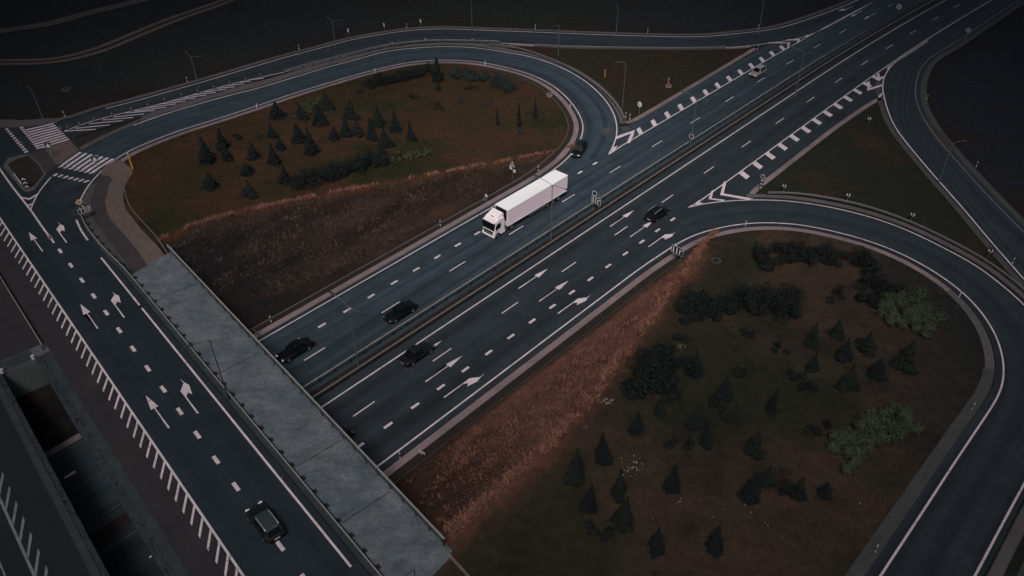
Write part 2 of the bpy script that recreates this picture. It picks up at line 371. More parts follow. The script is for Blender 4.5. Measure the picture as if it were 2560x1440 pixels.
verge('drain_strip', 'soil_dark', 'dark damp strips at the foot of both slopes beside the gravel verges', (iL[68:190], 1.65, 2.5, .070), (iR[66:145], -1.85, -2.8, .070))
verge('edge_board', 'gravel_grey', 'thin pale edging lines at the foot of both slopes', (iL[68:190], 2.55, 2.70, .086), (iR[66:130], -2.9, -3.02, .086))
verge('gravel_verge', 'gravel_grey', 'grey brown verge on the far side of the outer slip road', (bO, .85, 1.9, .082))
verge('gravel_verge', 'gravel_pink', 'pinkish verge on the long side of the triangular field', (cE, .0, .95, .082))
iC = [i for i in range(len(bI)) if 1270 < proj(Vector((*bI[i], 0)))[0] < 1885]
verge('gravel_verge', 'gravel_pink', 'thin pale verge between outer slip road and triangular field', (bI[iC[0]:iC[-1]], -.05, -.95, .082))
iA = [i for i in range(len(aO)) if proj(Vector((*aO[i], hz(*aO[i]))))[0] > 1205 and proj(Vector((*aO[i], 0)))[1] < 318]
aOc = aO[iA[0]:iA[-1]]
verge('gravel_verge', 'gravel_grey', 'grey verge outside the spruce loop beside its guardrail', (aOc, .65, 1.9, .082))
verge('gravel_verge', 'gravel_pink', 'dull pink verge on the near side of the right hand triangle', (fE, -.0, -.9, .082))
iD = [i for i in range(len(dO)) if 1868 < proj(Vector((*dO[i], 0)))[0]]
dOc = dO[iD[0]:]
verge('gravel_verge', 'gravel_grey', 'grey verge outside the bushy loop beside its guardrail', (dOc, .75, 1.75, .082))
verge('gravel_verge', 'gravel_dark', 'greenish grey verges on both sides of the right edge slip road', (eL[28:], -.45, -1.35, .082), (eR, .9, 2.0, .082), (dOc[len(dOc)//2:], 2.6, 3.6, .082))
isl = [(353,293),(387,279),(463,256),(540,234),(610,213),(673,198),(773,167),(873,141),(957,121),(1040,110),(1107,107),(1210,109),(1262,113),(1290,122),(1240,122),(1215,120),(1173,115),(1107,113),(1040,117),(973,124),(917,138),(840,159),(740,189),(640,219),(583,233),(500,256),(417,281),(350,305)]
tag(Sheet().poly([G(*p) for p in isl], .088).build('gravel_island', 'gravel_grey'), 'long grey gravel island between slip road and spruce loop', 'verge', kind='structure')
tag(Sheet().poly([G(*p) for p in [(186,351),(270,323),(345,298),(354,296),(330,308),(250,343),(197,371)]], .10).build('soil_wedge', 'soil_dark'), 'dark soil wedge at the blunt end of the gravel island', 'verge', kind='structure')
tag(Sheet().poly([G(*p) for p in [(197,371),(250,343),(330,308),(354,296),(338,311),(258,347),(205,376)]], .094).build('kerb_strip', 'gravel_grey'), 'grey edging between the soil wedge and the loop road', 'verge', kind='structure')
tag(Sheet().poly([G(*p) for p in [(0,300),(27,300),(50,302),(117,297),(147,296),(172,290),(142,308),(107,312),(63,320),(0,320),(-120,318),(-120,298)]], .10).build('footpath', 'gravel_grey'), 'grey pavement behind the first zebra crossing', 'footpath', kind='structure')
tag(Sheet().poly([G(*p) for p in [(113,374),(143,414),(153,410),(198,377),(192,370),(177,354),(172,351)]], .11).build('footpath', 'paving_patch'), 'stained paving between the two zebra crossings', 'footpath', kind='structure')
tag(Sheet().poly([G(*p) for p in [(72,385),(112,374),(143,415),(116,436),(98,408)]], .115).build('cycle_path', 'path_asphalt'), 'dark cycle path stub beside the traffic island', 'footpath', kind='structure')
tag(Sheet().poly([G(*p) for p in [(20,397),(47,390),(72,385),(100,408),(116,436),(87,475),(72,482),(58,478),(8,417)]], .10).build('traffic_island', 'gravel_grey'), 'kerbed traffic island carrying the chevron sign', 'traffic island', kind='structure')
tag(Sheet().poly([G(*p) for p in [(21,411),(47,397),(72,391),(95,412),(110,436),(87,465),(70,473),(60,467),(24,419)]], .12).build('island_soil', 'soil_dark'), 'dark green planting inside the traffic island', 'grass', kind='structure')
PV = [(287,400),(302,400),(331,425),(333,433),(320,453),(311,473),(308,495),(313,522),(349,569),(382,604),(427,644),(373,664),(338,620),(307,584),(280,555),(267,531),(263,507),(271,469),(281,449),(273,441),(253,438),(256,427)]
tag(Sheet().poly([G(*p) for p in PV], .10).build('footpath', 'paving_patch'), 'cracked pinkish footpath curving from crossing to bridge', 'footpath', kind='structure')
CP = [(251,439),(273,441),(282,450),(269,473),(263,500),(264,527),(284,560),(329,611),(371,663),(338,680),(320,660),(291,622),(267,591),(236,549),(226,522),(227,496),(238,469),(242,462),(233,458)]
tag(Sheet().poly([G(*p) for p in CP], .106).build('cycle_path', 'path_asphalt'), 'smooth purple grey cycle path beside the cracked footpath', 'footpath', kind='structure')
VG = [(216,464),(230,458),(242,463),(238,470),(227,497),(226,523),(236,550),(267,592),(291,623),(320,661),(340,682),(352,700),(330,716),(300,679),(256,627),(216,576),(205,551),(202,518),(207,491)]
tag(Sheet().poly([G(*p) for p in VG], .094).build('grass_verge', 'gravel_dark'), 'grey green verge behind the bridge guardrail', 'verge', kind='structure')
tag(Sheet().poly([G(*p) for p in [(2313,307),(2335,316),(2362,338),(2386,374),(2368,380),(2340,354)]], .086).build('soil_patch', 'path_asphalt'), 'reddish spilled soil on the edge of the right slip road', 'verge', kind='structure')
for nm, pts, wd, lb in (('dirt_track', [(-60,90),(0,78),(120,60),(227,31),(357,0),(470,-35)], 3.0, 'faint dirt track crossing the top left corner'),
                        ('dirt_track', [(-60,158),(0,156),(133,152),(240,127),(333,90),(430,50),(565,2),(640,-25)], 3.6, 'pale double rutted dirt track curving across the dark field')):
    P = px_line(pts); s = Sheet()
    for a, b in ((-wd/2, -wd/2+1.35), (wd/2-1.35, wd/2)): s.band(P, b, a, .05)
    tag(s.build(nm, 'track_soil'), lb, 'dirt track', kind='structure')
# ------------------------------------------------------------------ painted markings
ZM = .098
def seg(P, w, z=ZM, parent=None, name='edge_line', mat='paint_white'): return Sheet(hdk if parent in (gR, gL) else None).line(P, w, z).build(name, mat, parent)
iLa = iL[np.abs(np.arange(len(iL)))>=0]
seg(iL[70:], .17, parent=rA); seg(iL[:71], .14, parent=rA, mat='paint_shaded'); seg(aO[24:], .20, parent=rA)
seg(bO[14:], .22, parent=rB)
k0 = next(i for i in range(len(bI)) if proj(Vector((*bI[i], hz(*bI[i]))))[0] > 690)
hatch_px = [(160,330),(203,313),(283,290),(333,278),(417,257),(500,233),(573,213),(640,197),(690,186)]
hP = px_line(hatch_px); seg(join(hP, bI[k0+2:]), .2, parent=rB)
seg(iR[70:], .20, parent=rD); seg(iR[:71], .14, parent=rD, mat='paint_shaded'); seg(dO, .20, parent=rD); seg(eL, .2, parent=rE); seg(eR, .14, parent=rE, mat='paint_worn')
seg(uwline(62.9, 21, 285), .17, parent=hw); seg(uwline(58.75, 21, 285), .19, parent=hw2)
for _p, _w in ((hw, 62.9), (hw2, 58.75)): seg(uwline(_w, -45, 21), .14, parent=_p, mat='paint_shaded')  # stretch under the bridge, its shade put into the paint colour
seg(join(np.array([G(1522,387)[:2]]), uwline(70.75, 104, 285)), .2, parent=hw)
seg(join(np.array([G(1720,520)[:2]]), uwline(50.85, 97, 285)), .2, parent=hw2)
def dashes(w, u0, period, ln, wd, n, parent, name='lane_line', u_skip=()):
    s = Sheet()
    for k in range(n):
        u = u0+k*period
        if any(a < u < b for a, b in u_skip): continue
        s.line(uwline(w, u, u+ln, ln/3), wd, ZM)
    return s.build(name, 'paint_white', parent)
dashes(66.62, 34.4-12.15*5, 12.13, 3.1, .16, 27, hw); dashes(55.0, 32.57-12.1*5, 12.1, 3.1, .16, 27, hw2)
dashes(70.35, 31.1-4.015*14, 4.015, 1.15, .34, 31, hw); dashes(51.08, 29.78-3.99*14, 3.99, 1.15, .34, 30, hw2)
def tooth(s, u, w, du, dw, ln): s.poly([UW(u, w), UW(u+ln, w), UW(u+ln+du, w+dw), UW(u+du, w+dw)], ZM, 5)
s = Sheet()
for k in range(13): tooth(s, 109.2+4.4*k, 70.8, 1.5, 1.75, 1.15)
s.build('shark_teeth', 'paint_white', hw)
s = Sheet()
for k in range(13): tooth(s, 109.0+4.33*k, 50.75, -.9, -1.85, 1.2)
s.build('shark_teeth', 'paint_white', hw2)
def pxpoly(parent, name, *polys, mat='paint_white', z=ZM+.004):
    s = Sheet()
    for p in polys: s.poly([G(*q) for q in p], z, 6)
    return s.build(name, mat, parent)
pxpoly(hw, 'chevron_marking', [(1541,342),(1587,326),(1584,338),(1575,358),(1566,360),(1577,335),(1541,349)], [(1533,369),(1544,366),(1538,375),(1528,382)])
pxpoly(hw, 'chevron_marking', [(1921,107),(1976,107),(1973,118),(1967,125),(1969,109),(1921,109)], [(1967,100),(2000,98),(1997,107),(1991,110),(1994,102),(1967,102)], [(2013,89),(2022,88),(2021,93),(2016,95)])
pxpoly(hw2, 'chevron_marking', [(1809,456),(1816,455),(1809,485),(1884,498),(1870,501),(1800,489)], [(1778,480),(1784,475),(1779,497),(1812,501),(1808,504),(1771,499)], [(1740,508),(1748,501),(1747,507),(1759,509),(1745,513),(1735,512)])
pxpoly(hw2, 'chevron_marking', [(2167,207),(2174,203),(2175,221),(2204,212),(2206,216),(2168,228)], [(2192,187),(2198,184),(2199,194),(2209,191),(2208,197),(2193,202)], [(2216,172),(2228,163),(2220,175)], [(2197,240),(2206,232),(2206,238),(2197,247)])
ARROWS = ([(0, -.09), (0, .09), (3.66, .05), (3.66, .40), (6.05, 0), (3.66, -.40), (3.66, -.05)],
          [(6.04, .68), (5.25, .79), (4.49, 1.02), (2.99, .70), (3.51, .46), (3.08, .09), (0, .08), (0, -.09), (3.21, -.03), (4.22, -.05), (5.14, .70)])
def arrow_uw(u, w, turn, parent, sgn=1):
    s = Sheet().poly([UW(u+sgn*a, w-sgn*b) for a, b in ARROWS[turn]], ZM+.004, 8)
    return s.build('arrow_marking', 'paint_white', parent)
def arrow_sm(s0, m0, turn):
    s = Sheet(hdk).poly([SM(s0-a, m0+b) for a, b in ARROWS[turn]], ZM+.004, 8)
    return s.build('arrow_marking', 'paint_white', gR)
for k in range(3):
    u = 41.7+20.2*k
    arrow_uw(u+.2, 56.9, 0, hw2); arrow_uw(u, 53.05, 0, hw2); arrow_uw(u-.3, 49.6, 1, hw2)
for u, w, t in ((198, 66.9+1.7, 0), (197.5, 70.2+1.4, 0), (199, 73.6+1.2, 1)): arrow_uw(u, w-1.9, t, hw, -1)
for sx in (-104.1, -83.55, -63.3, -124.4):
    arrow_sm(sx, 9.49, 0); arrow_sm(sx, 12.5, 1)
s = Sheet(hdk)
for k in range(-1, 23): s.line(smline(11.23, -103.3+4.21*k, -102.1+4.21*k, .5), .36, ZM)
s.build('lane_line', 'paint_white', gR)
seg(join(np.array([G(-30,378)[:2], G(0,424)[:2], G(40,480)[:2], G(77,525)[:2]]), smline(11.23, -112, -105.2)), .24, parent=gR, name='lane_line')
seg(smline(7.53, -150, -12), .21, parent=gR)
redge = join(np.array([G(*p)[:2] for p in ((191,551),(203,577),(220,602))]))
seg(smooth_pts(resample(redge, .5), 3), .24, parent=gR)
seg(smline(14.7, -97.6, -84.6), .21, parent=gR); seg(smline(14.7, -83.9, -38), .21, parent=gR)
s = Sheet(hdk)
for k in range(60):
    s0 = -73.1-1.69*26+1.69*k; s.poly([SM(s0, 7.42), SM(s0+.40, 7.42), SM(s0+2.05, 6.38), SM(s0+1.65, 6.38)], ZM, 6)
s.build('hatch_marking', 'paint_white', gR)
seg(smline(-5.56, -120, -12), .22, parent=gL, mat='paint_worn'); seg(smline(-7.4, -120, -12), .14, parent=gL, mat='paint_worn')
s = Sheet(hdk)
for k in range(22): s0 = -72.9+2.2*k; s.poly([SM(s0, -5.42), SM(s0+.6, -5.42), SM(s0-1.6, -4.52), SM(s0-2.2, -4.52)], ZM, 6)
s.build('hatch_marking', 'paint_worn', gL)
# zebra crossings (pixel corners of first and last stripe)
def lerp2(a, b, t): return (a[0]+(b[0]-a[0])*t, a[1]+(b[1]-a[1])*t)
def zebra(parent, n, a0, a1, b0, b1, duty, name, taper=None):
    s = Sheet()
    for k in range(n):
        t0 = k/(n-1+duty); t1 = (k+duty)/(n-1+duty)
        s.poly([G(*lerp2(a0, b0, t0)), G(*lerp2(a1, b1, t0)), G(*lerp2(a1, b1, t1)), G(*lerp2(a0, b0, t1))], ZM+.004, 6)
    return s.build(name, 'paint_white', parent)
zebra(jn, 9, (65,325), (134,309), (105,372), (174,350), .52, 'crosswalk_stripes')
zebra(rA, 7, (153,413), (199,381), (236,432), (287,399), .50, 'crosswalk_stripes')
zebra(jn, 11, (49,320), (57,318), (93,374), (104,371), .55, 'bicycle_squares')
zebra(jn, 11, (13,324), (20,322), (63,384), (72,380), .55, 'bicycle_squares')
zebra(rA, 7, (145,419), (155,414), (227,436), (239,432), .45, 'bicycle_squares')
zebra(rA, 7, (131,441), (141,435), (213,458), (226,453), .45, 'bicycle_squares')
s = Sheet()
for a, b in [((163,329),(239,325)),((189,322),(275,314)),((223,311),(307,303)),((257,301),(333,295)),((283,294),(361,286)),((315,284),(388,277)),((338,279),(416,269)),((365,271),(440,261)),((395,262),(464,254)),((425,254),(490,246)),((450,247),(516,239)),((480,239),(540,232)),((512,231),(566,224)),((545,222),(587,218)),((570,215),(610,211)),((600,207),(628,204)),((625,200),(660,197))]:
    a, b = G(*a), G(*b); d = Vector((b.x-a.x, b.y-a.y)); nn = Vector((-d.y, d.x)).normalized()*.15
    s.poly([(a.x-nn.x, a.y-nn.y), (b.x-nn.x, b.y-nn.y), (b.x+nn.x, b.y+nn.y), (a.x+nn.x, a.y+nn.y)], ZM+.004, 4)
s.build('hatch_marking', 'paint_white', rB)
pxpoly(jn, 'chevron_marking', [(49,493),(74,497),(94,485),(92,490),(75,501),(53,497)], [(64,510),(74,513),(82,508),(80,513),(74,517),(67,513)])
seg(px_line([(128,444),(93,487),(77,526)]), .2, parent=jn)
pxpoly(hw2, 'tar_stain', [(2060,296),(2085,282),(2112,280),(2118,290),(2096,300),(2070,310)], [(2010,322),(2030,310),(2040,315),(2022,328)], mat='asphalt_night', z=.056)
pxpoly(rA, 'grit_patch', [(1500,322),(1530,318),(1536,332),(1512,340)], [(1549,318),(1568,316),(1575,324),(1556,328)], mat='gravel_dark', z=.064)
# ------------------------------------------------------------------ terrain
def vnoise(x, y, sc, seed):
    r = np.random.default_rng(seed).random((257, 257)); X = x/sc+1000; Y = y/sc+1000
    xi = np.floor(X).astype(int); yi = np.floor(Y).astype(int); fx = X-xi; fy = Y-yi
    fx = fx*fx*(3-2*fx); fy = fy*fy*(3-2*fy); g = lambda a, b: r[a % 257, b % 257]
    return (g(xi, yi)*(1-fx)+g(xi+1, yi)*fx)*(1-fy)+(g(xi, yi+1)*(1-fx)+g(xi+1, yi+1)*fx)*fy
def fbm(x, y, sc, seed): return .5*vnoise(x, y, sc, seed)+.3*vnoise(x, y, sc/2.3, seed+1)+.2*vnoise(x, y, sc/5, seed+2)
def inside(x, y, poly):
    c = np.zeros(x.shape, bool); px, py = poly[:, 0], poly[:, 1]; j = len(px)-1
    for i in range(len(px)):
        m = (py[i] > y) != (py[j] > y)
        if m.any():
            xs = (px[j]-px[i])*(y-py[i])/(py[j]-py[i]+1e-12)+px[i]; c ^= m & (x < xs)
        j = i
    return c
def axis(lo, hi, step, far):
    a = list(np.arange(lo, hi+.01, step)); d = step
    while a[-1] < far: d *= 1.35; a.append(a[-1]+d)
    d = step
    while a[0] > -far: d *= 1.35; a.insert(0, a[0]-d)
    return np.array(a)
gx = axis(-150, 150, 1.0, 2600); gy = axis(18, 275, 1.0, 2600)
X, Y = np.meshgrid(gx, gy, indexing='ij'); x = X.ravel(); y = Y.ravel()
U_ = x*HD.x+y*HD.y; W_ = x*HN.x+y*HN.y-curve(U_)
loopL = join(resample(iL, 2.0), np.array([SM(-91, 22)[:2]])); loopR = join(resample(iR, 2.0), np.array([SM(-20, 22)[:2]]))
triC = join(resample(bI[iC[0]:iC[-1]], 3), resample(cE, 3)[::-1], resample(aOc, 3)[::-1])
triF = join(resample(fE, 3), resample(eL[24:], 3), resample(dOc[:len(dOc)//3], 3)[::-1])
LL, LR, TC, TF = [inside(x, y, p) for p in (loopL, loopR, triC, triF)]
def C3(*c): return np.array(c)[None, :]
def mix(a, b, t): return a*(1-t[:, None])+b*t[:, None]
n1 = fbm(x, y, 22, 3); n2 = fbm(x, y, 7, 9); n3 = fbm(x, y, 2.6, 21); n4 = fbm(x, y, 60, 5)
ss = lambda v, a, b: np.clip((v-a)/(b-a), 0, 1)
#SOIL
col = np.repeat(C3(.0200, .0215, .0225), len(x), 0)
col = mix(col, C3(.0175, .0225, .0330), ss(x, 20, 90))
col = mix(col, C3(.0200, .0255, .0205), ss(n4, .42, .62))
col = mix(col, C3(.0240, .0190, .0150), ss(fbm(x+y*.3, y*2.5, 9, 91), .52, .75)*.6)
edge_pts = join(resample(bO, 4), resample(eR, 4)); dist = np.full(len(x), 1e9)
fine = (np.abs(x) < 150) & (y > 18) & (y < 276)
for p in edge_pts: dist[fine] = np.minimum(dist[fine], (x[fine]-p[0])**2+(y[fine]-p[1])**2)
dist = np.sqrt(dist)
col = mix(col, C3(.024, .0135, .0105), np.exp(-np.maximum(dist-2, 0)/3.2)*(.35+.6*ss(n2, .3, .7)))
crL = 76.2+2.65*ZB*(1-ease((U_-36)/66)); crR = 44.6-1.8*ZB*(1-ease((U_-36)/57))
cl_ = mix(np.repeat(C3(.040, .0265, .0135), len(x), 0), C3(.0215, .0225, .0110), ss(n1+.004*(60-U_)+.006*(W_-110)*0, .42, .62))
cl_ = mix(cl_, C3(.054, .0275, .0165), ss(n2, .42, .68)*.85)
slope = W_ < crL
cs_ = mix(np.repeat(C3(.0195, .0135, .0115), len(x), 0), C3(.058, .036, .026), ss(fbm(U_*.35, W_*2.2, 5, 31), .45, .75)*.9)
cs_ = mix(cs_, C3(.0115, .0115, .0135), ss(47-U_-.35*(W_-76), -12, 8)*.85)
cs_ = mix(cs_, C3(.025, .020, .013), ss(fbm(U_*.5, W_, 9, 77), .55, .75)*.6)
dl = np.where(slope[:, None], cs_, cl_)
dl = mix(dl, C3(.070, .032, .017), np.exp(-((W_-crL-.3)/.9)**2)*(.45+.5*ss(n3, .3, .6))*ss(U_, 27, 34))
dl = mix(dl, C3(.070, .030, .014), np.exp(-np.maximum(U_-104, 0)**2/300)*0)
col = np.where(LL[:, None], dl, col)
cr_ = mix(np.repeat(C3(.0225, .0245, .0150), len(x), 0), C3(.057, .0370, .0275), ss(n1+.25*(n2-.5), .46, .66)*.9)
cr_ = mix(cr_, C3(.0130, .0150, .0130), ss(n2, .55, .75)*.6)
cr_ = mix(cr_, C3(.0190, .0205, .0230), ss(x-.15*y, 28, 48)*.8)
slR = W_ > crR-1.0+4.0*(n2-.5)
sr_ = mix(np.repeat(C3(.092, .044, .031), len(x), 0), C3(.165, .076, .055), ss(fbm(U_*.5, W_*1.8, 4, 41), .42, .72)*.9)
sr_ = mix(sr_, C3(.022, .021, .017), ss(W_, 43.1, 44.6)*.9)
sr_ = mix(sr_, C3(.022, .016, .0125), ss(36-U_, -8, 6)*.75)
dr = np.where(slR[:, None], sr_, cr_)
dr = mix(dr, np.repeat(C3(.050, .030, .020), len(x), 0), np.exp(-np.maximum(crR-1-W_, 0)/2.6)*(W_ < crR)*.8*ss(96-U_, 0, 12))
dr = mix(dr, C3(.13, .058, .040), np.exp(-((W_-crR+.6)/1.3)**2)*(.25+.65*ss(n3, .35, .6))*ss(96-U_, 0, 12))
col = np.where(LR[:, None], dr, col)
col = np.where(TC[:, None], mix(np.repeat(C3(.027, .0225, .0150), len(x), 0), C3(.034, .019, .013), ss(n2, .45, .7)), col)
col = np.where(TF[:, None], mix(np.repeat(C3(.020, .0215, .0150), len(x), 0), C3(.036, .023, .016), ss(n2, .5, .75)), col)
col = np.where(((W_ > 60) & (W_ < 76) & ~LL & (U_ > 20) & (U_ < 100))[:, None], C3(.03, .02, .017), col)
#ENDSOIL
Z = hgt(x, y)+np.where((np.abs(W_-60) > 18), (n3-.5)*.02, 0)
inslope = (LL & slope & (W_ > 77.5)) | (LR & slR & (W_ < 43.5)); Z = Z+np.where(inslope, (fbm(x, y, 1.9, 55)-.5)*.45, 0)
Z = Z+np.where((LL & (W_ > crL+4) & (dist > 0) & (U_ > 42)) | (LR & (W_ < crR-4)), (fbm(x, y, 6, 66)-.62)*.16, 0)
nx, ny = len(gx), len(gy); i, j = np.meshgrid(np.arange(nx-1), np.arange(ny-1), indexing='ij'); a = (i*ny+j).ravel()
ter = mesh_np('ground', np.stack([x, y, Z-.015], 1), np.stack([a, a+ny, a+ny+1, a+1], 1), 'ground', kind='structure')
at = ter.data.color_attributes.new('soil', 'FLOAT_COLOR', 'POINT')
at.data.foreach_set('color', np.concatenate([col, np.ones((len(x), 1))], 1).astype(np.float32).ravel())
ter.data.polygons.foreach_set('use_smooth', [True]*len(ter.data.polygons))
tag(ter, 'dark grass and soil around the interchange', 'ground')
# ------------------------------------------------------------------ bridge
def smbox(mb, s0, s1, m0, m1, z0, z1):
    vs = [SM(a, b, z) for z in (z0, z1) for a, b in ((s0, m0), (s1, m0), (s1, m1), (s0, m1))]
    return mb.add(vs, [(3, 2, 1, 0), (4, 5, 6, 7), (0, 1, 5, 4), (1, 2, 6, 5), (2, 3, 7, 6), (3, 0, 4, 7)])
br = thing('road_bridge', 'broad road bridge with a pale concrete walkway over the highway', 'bridge', (0, 0, 0))
smbox(MB(), -83.3, -20, 2.6, 21.95, 5.15, ZB-.02).build('deck', 'concrete_ledge', br)
smbox(MB(), -85.3, -83.25, -.85, 21.9, 1.0, ZB-.03).build('abutment', 'concrete_wall', br)
wk = MB(); zt = ZB+.16
wk.add([SM(-91.2, 16.3, ZB-.1), SM(-92.7, 21.75, ZB-.1), SM(-33.2, 21.75, ZB-.1), SM(-32.2, 16.3, ZB-.1),
        SM(-91.2, 16.3, zt), SM(-92.7, 21.75, zt), SM(-33.2, 21.75, zt), SM(-32.2, 16.3, zt)],
       [(3, 2, 1, 0), (4, 5, 6, 7), (0, 1, 5, 4), (1, 2, 6, 5), (2, 3, 7, 6), (3, 0, 4, 7)])
wk.build('walkway', 'concrete_walk', br)
for s0 in (-84.1, -67.3, -50.5, -42.2): smbox(MB(), s0-.04, s0+.04, 16.35, 21.5, ZB, zt+.006).build('walkway_joint', 'joint_dark', br)
for s0 in (-84.2, -38.2): smbox(MB(), s0-.06, s0+.06, 4.25, 15.35, ZB, ZB+.062).build('expansion_joint', 'joint_dark', br)
kb = MB(); smbox(kb, -90, -20, 15.4, 15.52, ZB, ZB+.2); kb.build('kerb_gap', 'joint_dark', br)
kb = MB(); smbox(kb, -97, -20, 15.52, 16.3, ZB-.1, ZB+.17); kb.build('kerb', 'concrete_ledge', br)
smbox(MB(), -92.6, -33.4, 21.55, 21.95, ZB-.1, ZB+.26).build('edge_beam', 'concrete_walk', br)
smbox(MB(), -83.3, -20, 3.4, 4.2, ZB-.05, ZB+.10).build('median_ledge', 'concrete_ledge', br)
br2 = thing('road_bridge', 'narrow strip of the twin bridge beyond the dark gap', 'bridge', (0, 0, 0))
smbox(MB(), -83.3, -20, -34, -.85, 5.15, ZB-.02).build('deck', 'concrete_ledge', br2)
smbox(MB(), -83.3, -20, -2.0, -1.35, ZB-.05, ZB+.10).build('median_ledge', 'concrete_ledge', br2)
mf = MB(); smbox(mf, -150, -85.3, -2.0, 4.2, 3, ZB+.03)
tag(mf.build('median_soil', 'asphalt_brown'), 'bare dark ground between the carriageways beyond the gap', 'ground', kind='structure')
tag(MB().add([SM(-85.15, -.8, ZB), SM(-83.3, -.8, ZB), SM(-83.3, 2.55, ZB), SM(-85.15, 2.55, ZB)], [(0, 1, 2, 3)]).build('cover_plate', 'concrete_ledge', br), None, None)
for k, sx in enumerate((-83.15, -83.1)):
    o = MB().box((0, 0, .25), (.3, .3, .5)).box((0, 0, .52), (.36, .36, .06)).build('stub_post', 'plastic_white', bevel=.02)
    o.location = SM(sx, 2.45 if k == 0 else -.75, ZB)
    tag(o, ('short white stub post at the near corner of the dark bridge gap', 'short white stub post at the frame edge corner of the dark gap')[k], 'post', 'stub posts at the bridge gap')
# weeds on the dirty bridge edges: nobody could count them
def tufts(name, mat, pts, label, cat, size=(.15, .4), lean=.6, n_bl=3, kind='stuff', flat=0.0, rr=random):
    V = []; F_ = []
    for p in pts:
        for _ in range(n_bl):
            a = rr.uniform(0, 6.283); L = rr.uniform(*size); wv = L*rr.uniform(.12, .28); b = rr.uniform(0, 6.283)
            lx = math.cos(a)*L*lean*rr.uniform(.3, 1.3); ly = math.sin(a)*L*lean*rr.uniform(.3, 1.3); k = len(V)
            V += [(p[0]-math.cos(b)*wv, p[1]-math.sin(b)*wv, p[2]), (p[0]+math.cos(b)*wv, p[1]+math.sin(b)*wv, p[2]), (p[0]+lx, p[1]+ly, p[2]+L*(1-flat))]
            F_.append((k, k+1, k+2))
    me = bpy.data.meshes.new(name); me.from_pydata(V, [], F_); me.materials.append(MATS[mat]); me.update()
    o = bpy.data.objects.new(name, me); COL.objects.link(o); return tag(o, label, cat, kind=kind)
wp = [SM(random.uniform(-83, -22), random.choice((random.uniform(2.7, 3.35), random.uniform(-1.3, -.9))), ZB-.02) for _ in range(1100)]
tufts('weeds', 'leaf_dark', wp, 'dark weeds and dirt along both edges of the bridge gap', 'weeds', (.06, .2), .9)
# ------------------------------------------------------------------ guardrails and railings
post_mesh = {}
def guardrail(name, P, step, label, hf=hgt, face=1, matr='steel_rail', hh=.75, maxp=100, bracket=False, cap='steel_rail_rim', postmat='steel_dark'):
    P = resample(P, n=max(2, int(np.hypot(*np.diff(P, axis=0).T).sum()/step)+1))[:maxp]
    z = hf(P[:, 0], P[:, 1]); o0 = Vector((P[0, 0], P[0, 1], float(z[0]))); t = thing(name, label, 'guardrail', o0)
    d = np.gradient(P, axis=0); d /= np.hypot(*d.T)[:, None]; nn = np.stack([-d[:, 1], d[:, 0]], 1)*face
    prof = [(.04, hh-.31), (.10, hh-.26), (.10, hh-.19), (.05, hh-.155), (.10, hh-.12), (.10, hh-.05), (.04, hh), (.02, hh), (.02, hh-.31)]
    mb = MB(); vs = []
    for i in range(len(P)):
        for q, h in prof: vs.append((P[i, 0]+nn[i, 0]*q-o0.x, P[i, 1]+nn[i, 1]*q-o0.y, z[i]+h-o0.z))
    k = len(prof); fs = [(i*k+j, i*k+(j+1) % k, (i+1)*k+(j+1) % k, (i+1)*k+j) for i in range(len(P)-1) for j in range(k)]
    mb.add(vs, fs).build('rail', matr, t)
    mb = MB()
    for i in range(len(P)-1):
        a = Vector((P[i, 0]+nn[i, 0]*.06-o0.x, P[i, 1]+nn[i, 1]*.06-o0.y, z[i]+hh+.02-o0.z)); b = Vector((P[i+1, 0]+nn[i+1, 0]*.06-o0.x, P[i+1, 1]+nn[i+1, 1]*.06-o0.y, z[i+1]+hh+.02-o0.z))
        mb.beam(a, b, .11, .035)
    mb.build('rail_cap', cap, t)
    for i in range(len(P)):
        key = (bracket, postmat)
        if key not in post_mesh:
            m = MB().box((0, 0, .34), (.10, .12, .74))
            if bracket: m.box((0, -.30, .18), (.42, .46, .28)).box((0, -.12, .45), (.16, .22, .4))
            post_mesh[key] = m.build('post', postmat)
            po = post_mesh[key]
        else: po = post_mesh[key].copy(); COL.objects.link(po)
        po.parent = t; po.location = (P[i, 0]-o0.x, P[i, 1]-o0.y, z[i]-o0.z-.02); po.rotation_euler = (0, 0, math.atan2(d[i, 1], d[i, 0]) + (0 if face > 0 else math.pi))
    return t
guardrail('guardrail', uwline(62.15, 22, 245), 2.25, 'long median guardrail nearest the truck with dark posts', face=1, cap='steel_rail')
guardrail('guardrail', uwline(60.25, 22, 245), 2.25, 'long tan topped median guardrail facing the arrows', face=-1)
gP = smooth_pts(resample(join(np.array([G(*p)[:2] for p in ((204,530),(207,553),(225,583),(255,620),(284,650))]), smline(16.0, -92, -24)), 1.0), 4)
guardrail('guardrail', gP, 2.05, 'bridge guardrail with black post feet between asphalt and walkway', hf=hdk, face=-1, bracket=True, cap='steel_pale')
gA = px_line([(1225,117),(1280,123),(1352,144),(1420,173),(1480,211),(1525,250),(1552,285),(1560,304)])
guardrail('guardrail', gA, 2.1, 'curved guardrail between spruce loop and triangular field', face=-1)
gD = px_line([(1918,490),(1985,490),(2053,500),(2137,516),(2220,542),(2293,571),(2370,609),(2440,646),(2505,690),(2575,750),(2640,830)])
guardrail('guardrail', gD, 2.1, 'curved guardrail outside the bushy loop on the right', face=-1, cap='steel_pale')
iB = [i for i in range(len(bI)) if 700 < proj(Vector((*bI[i], hz(*bI[i]))))[0] < 1270]
guardrail('guardrail', offset(bI[iB[0]:iB[-1]], -.55), 2.4, 'slim guardrail along the grey gravel island', face=1, cap='steel_pale')
guardrail('guardrail', offset(bI[iC[0]+6:iC[-1]-6], -1.2), 2.6, 'straight guardrail on the upper edge of the triangular field', face=1, cap='steel_pale')
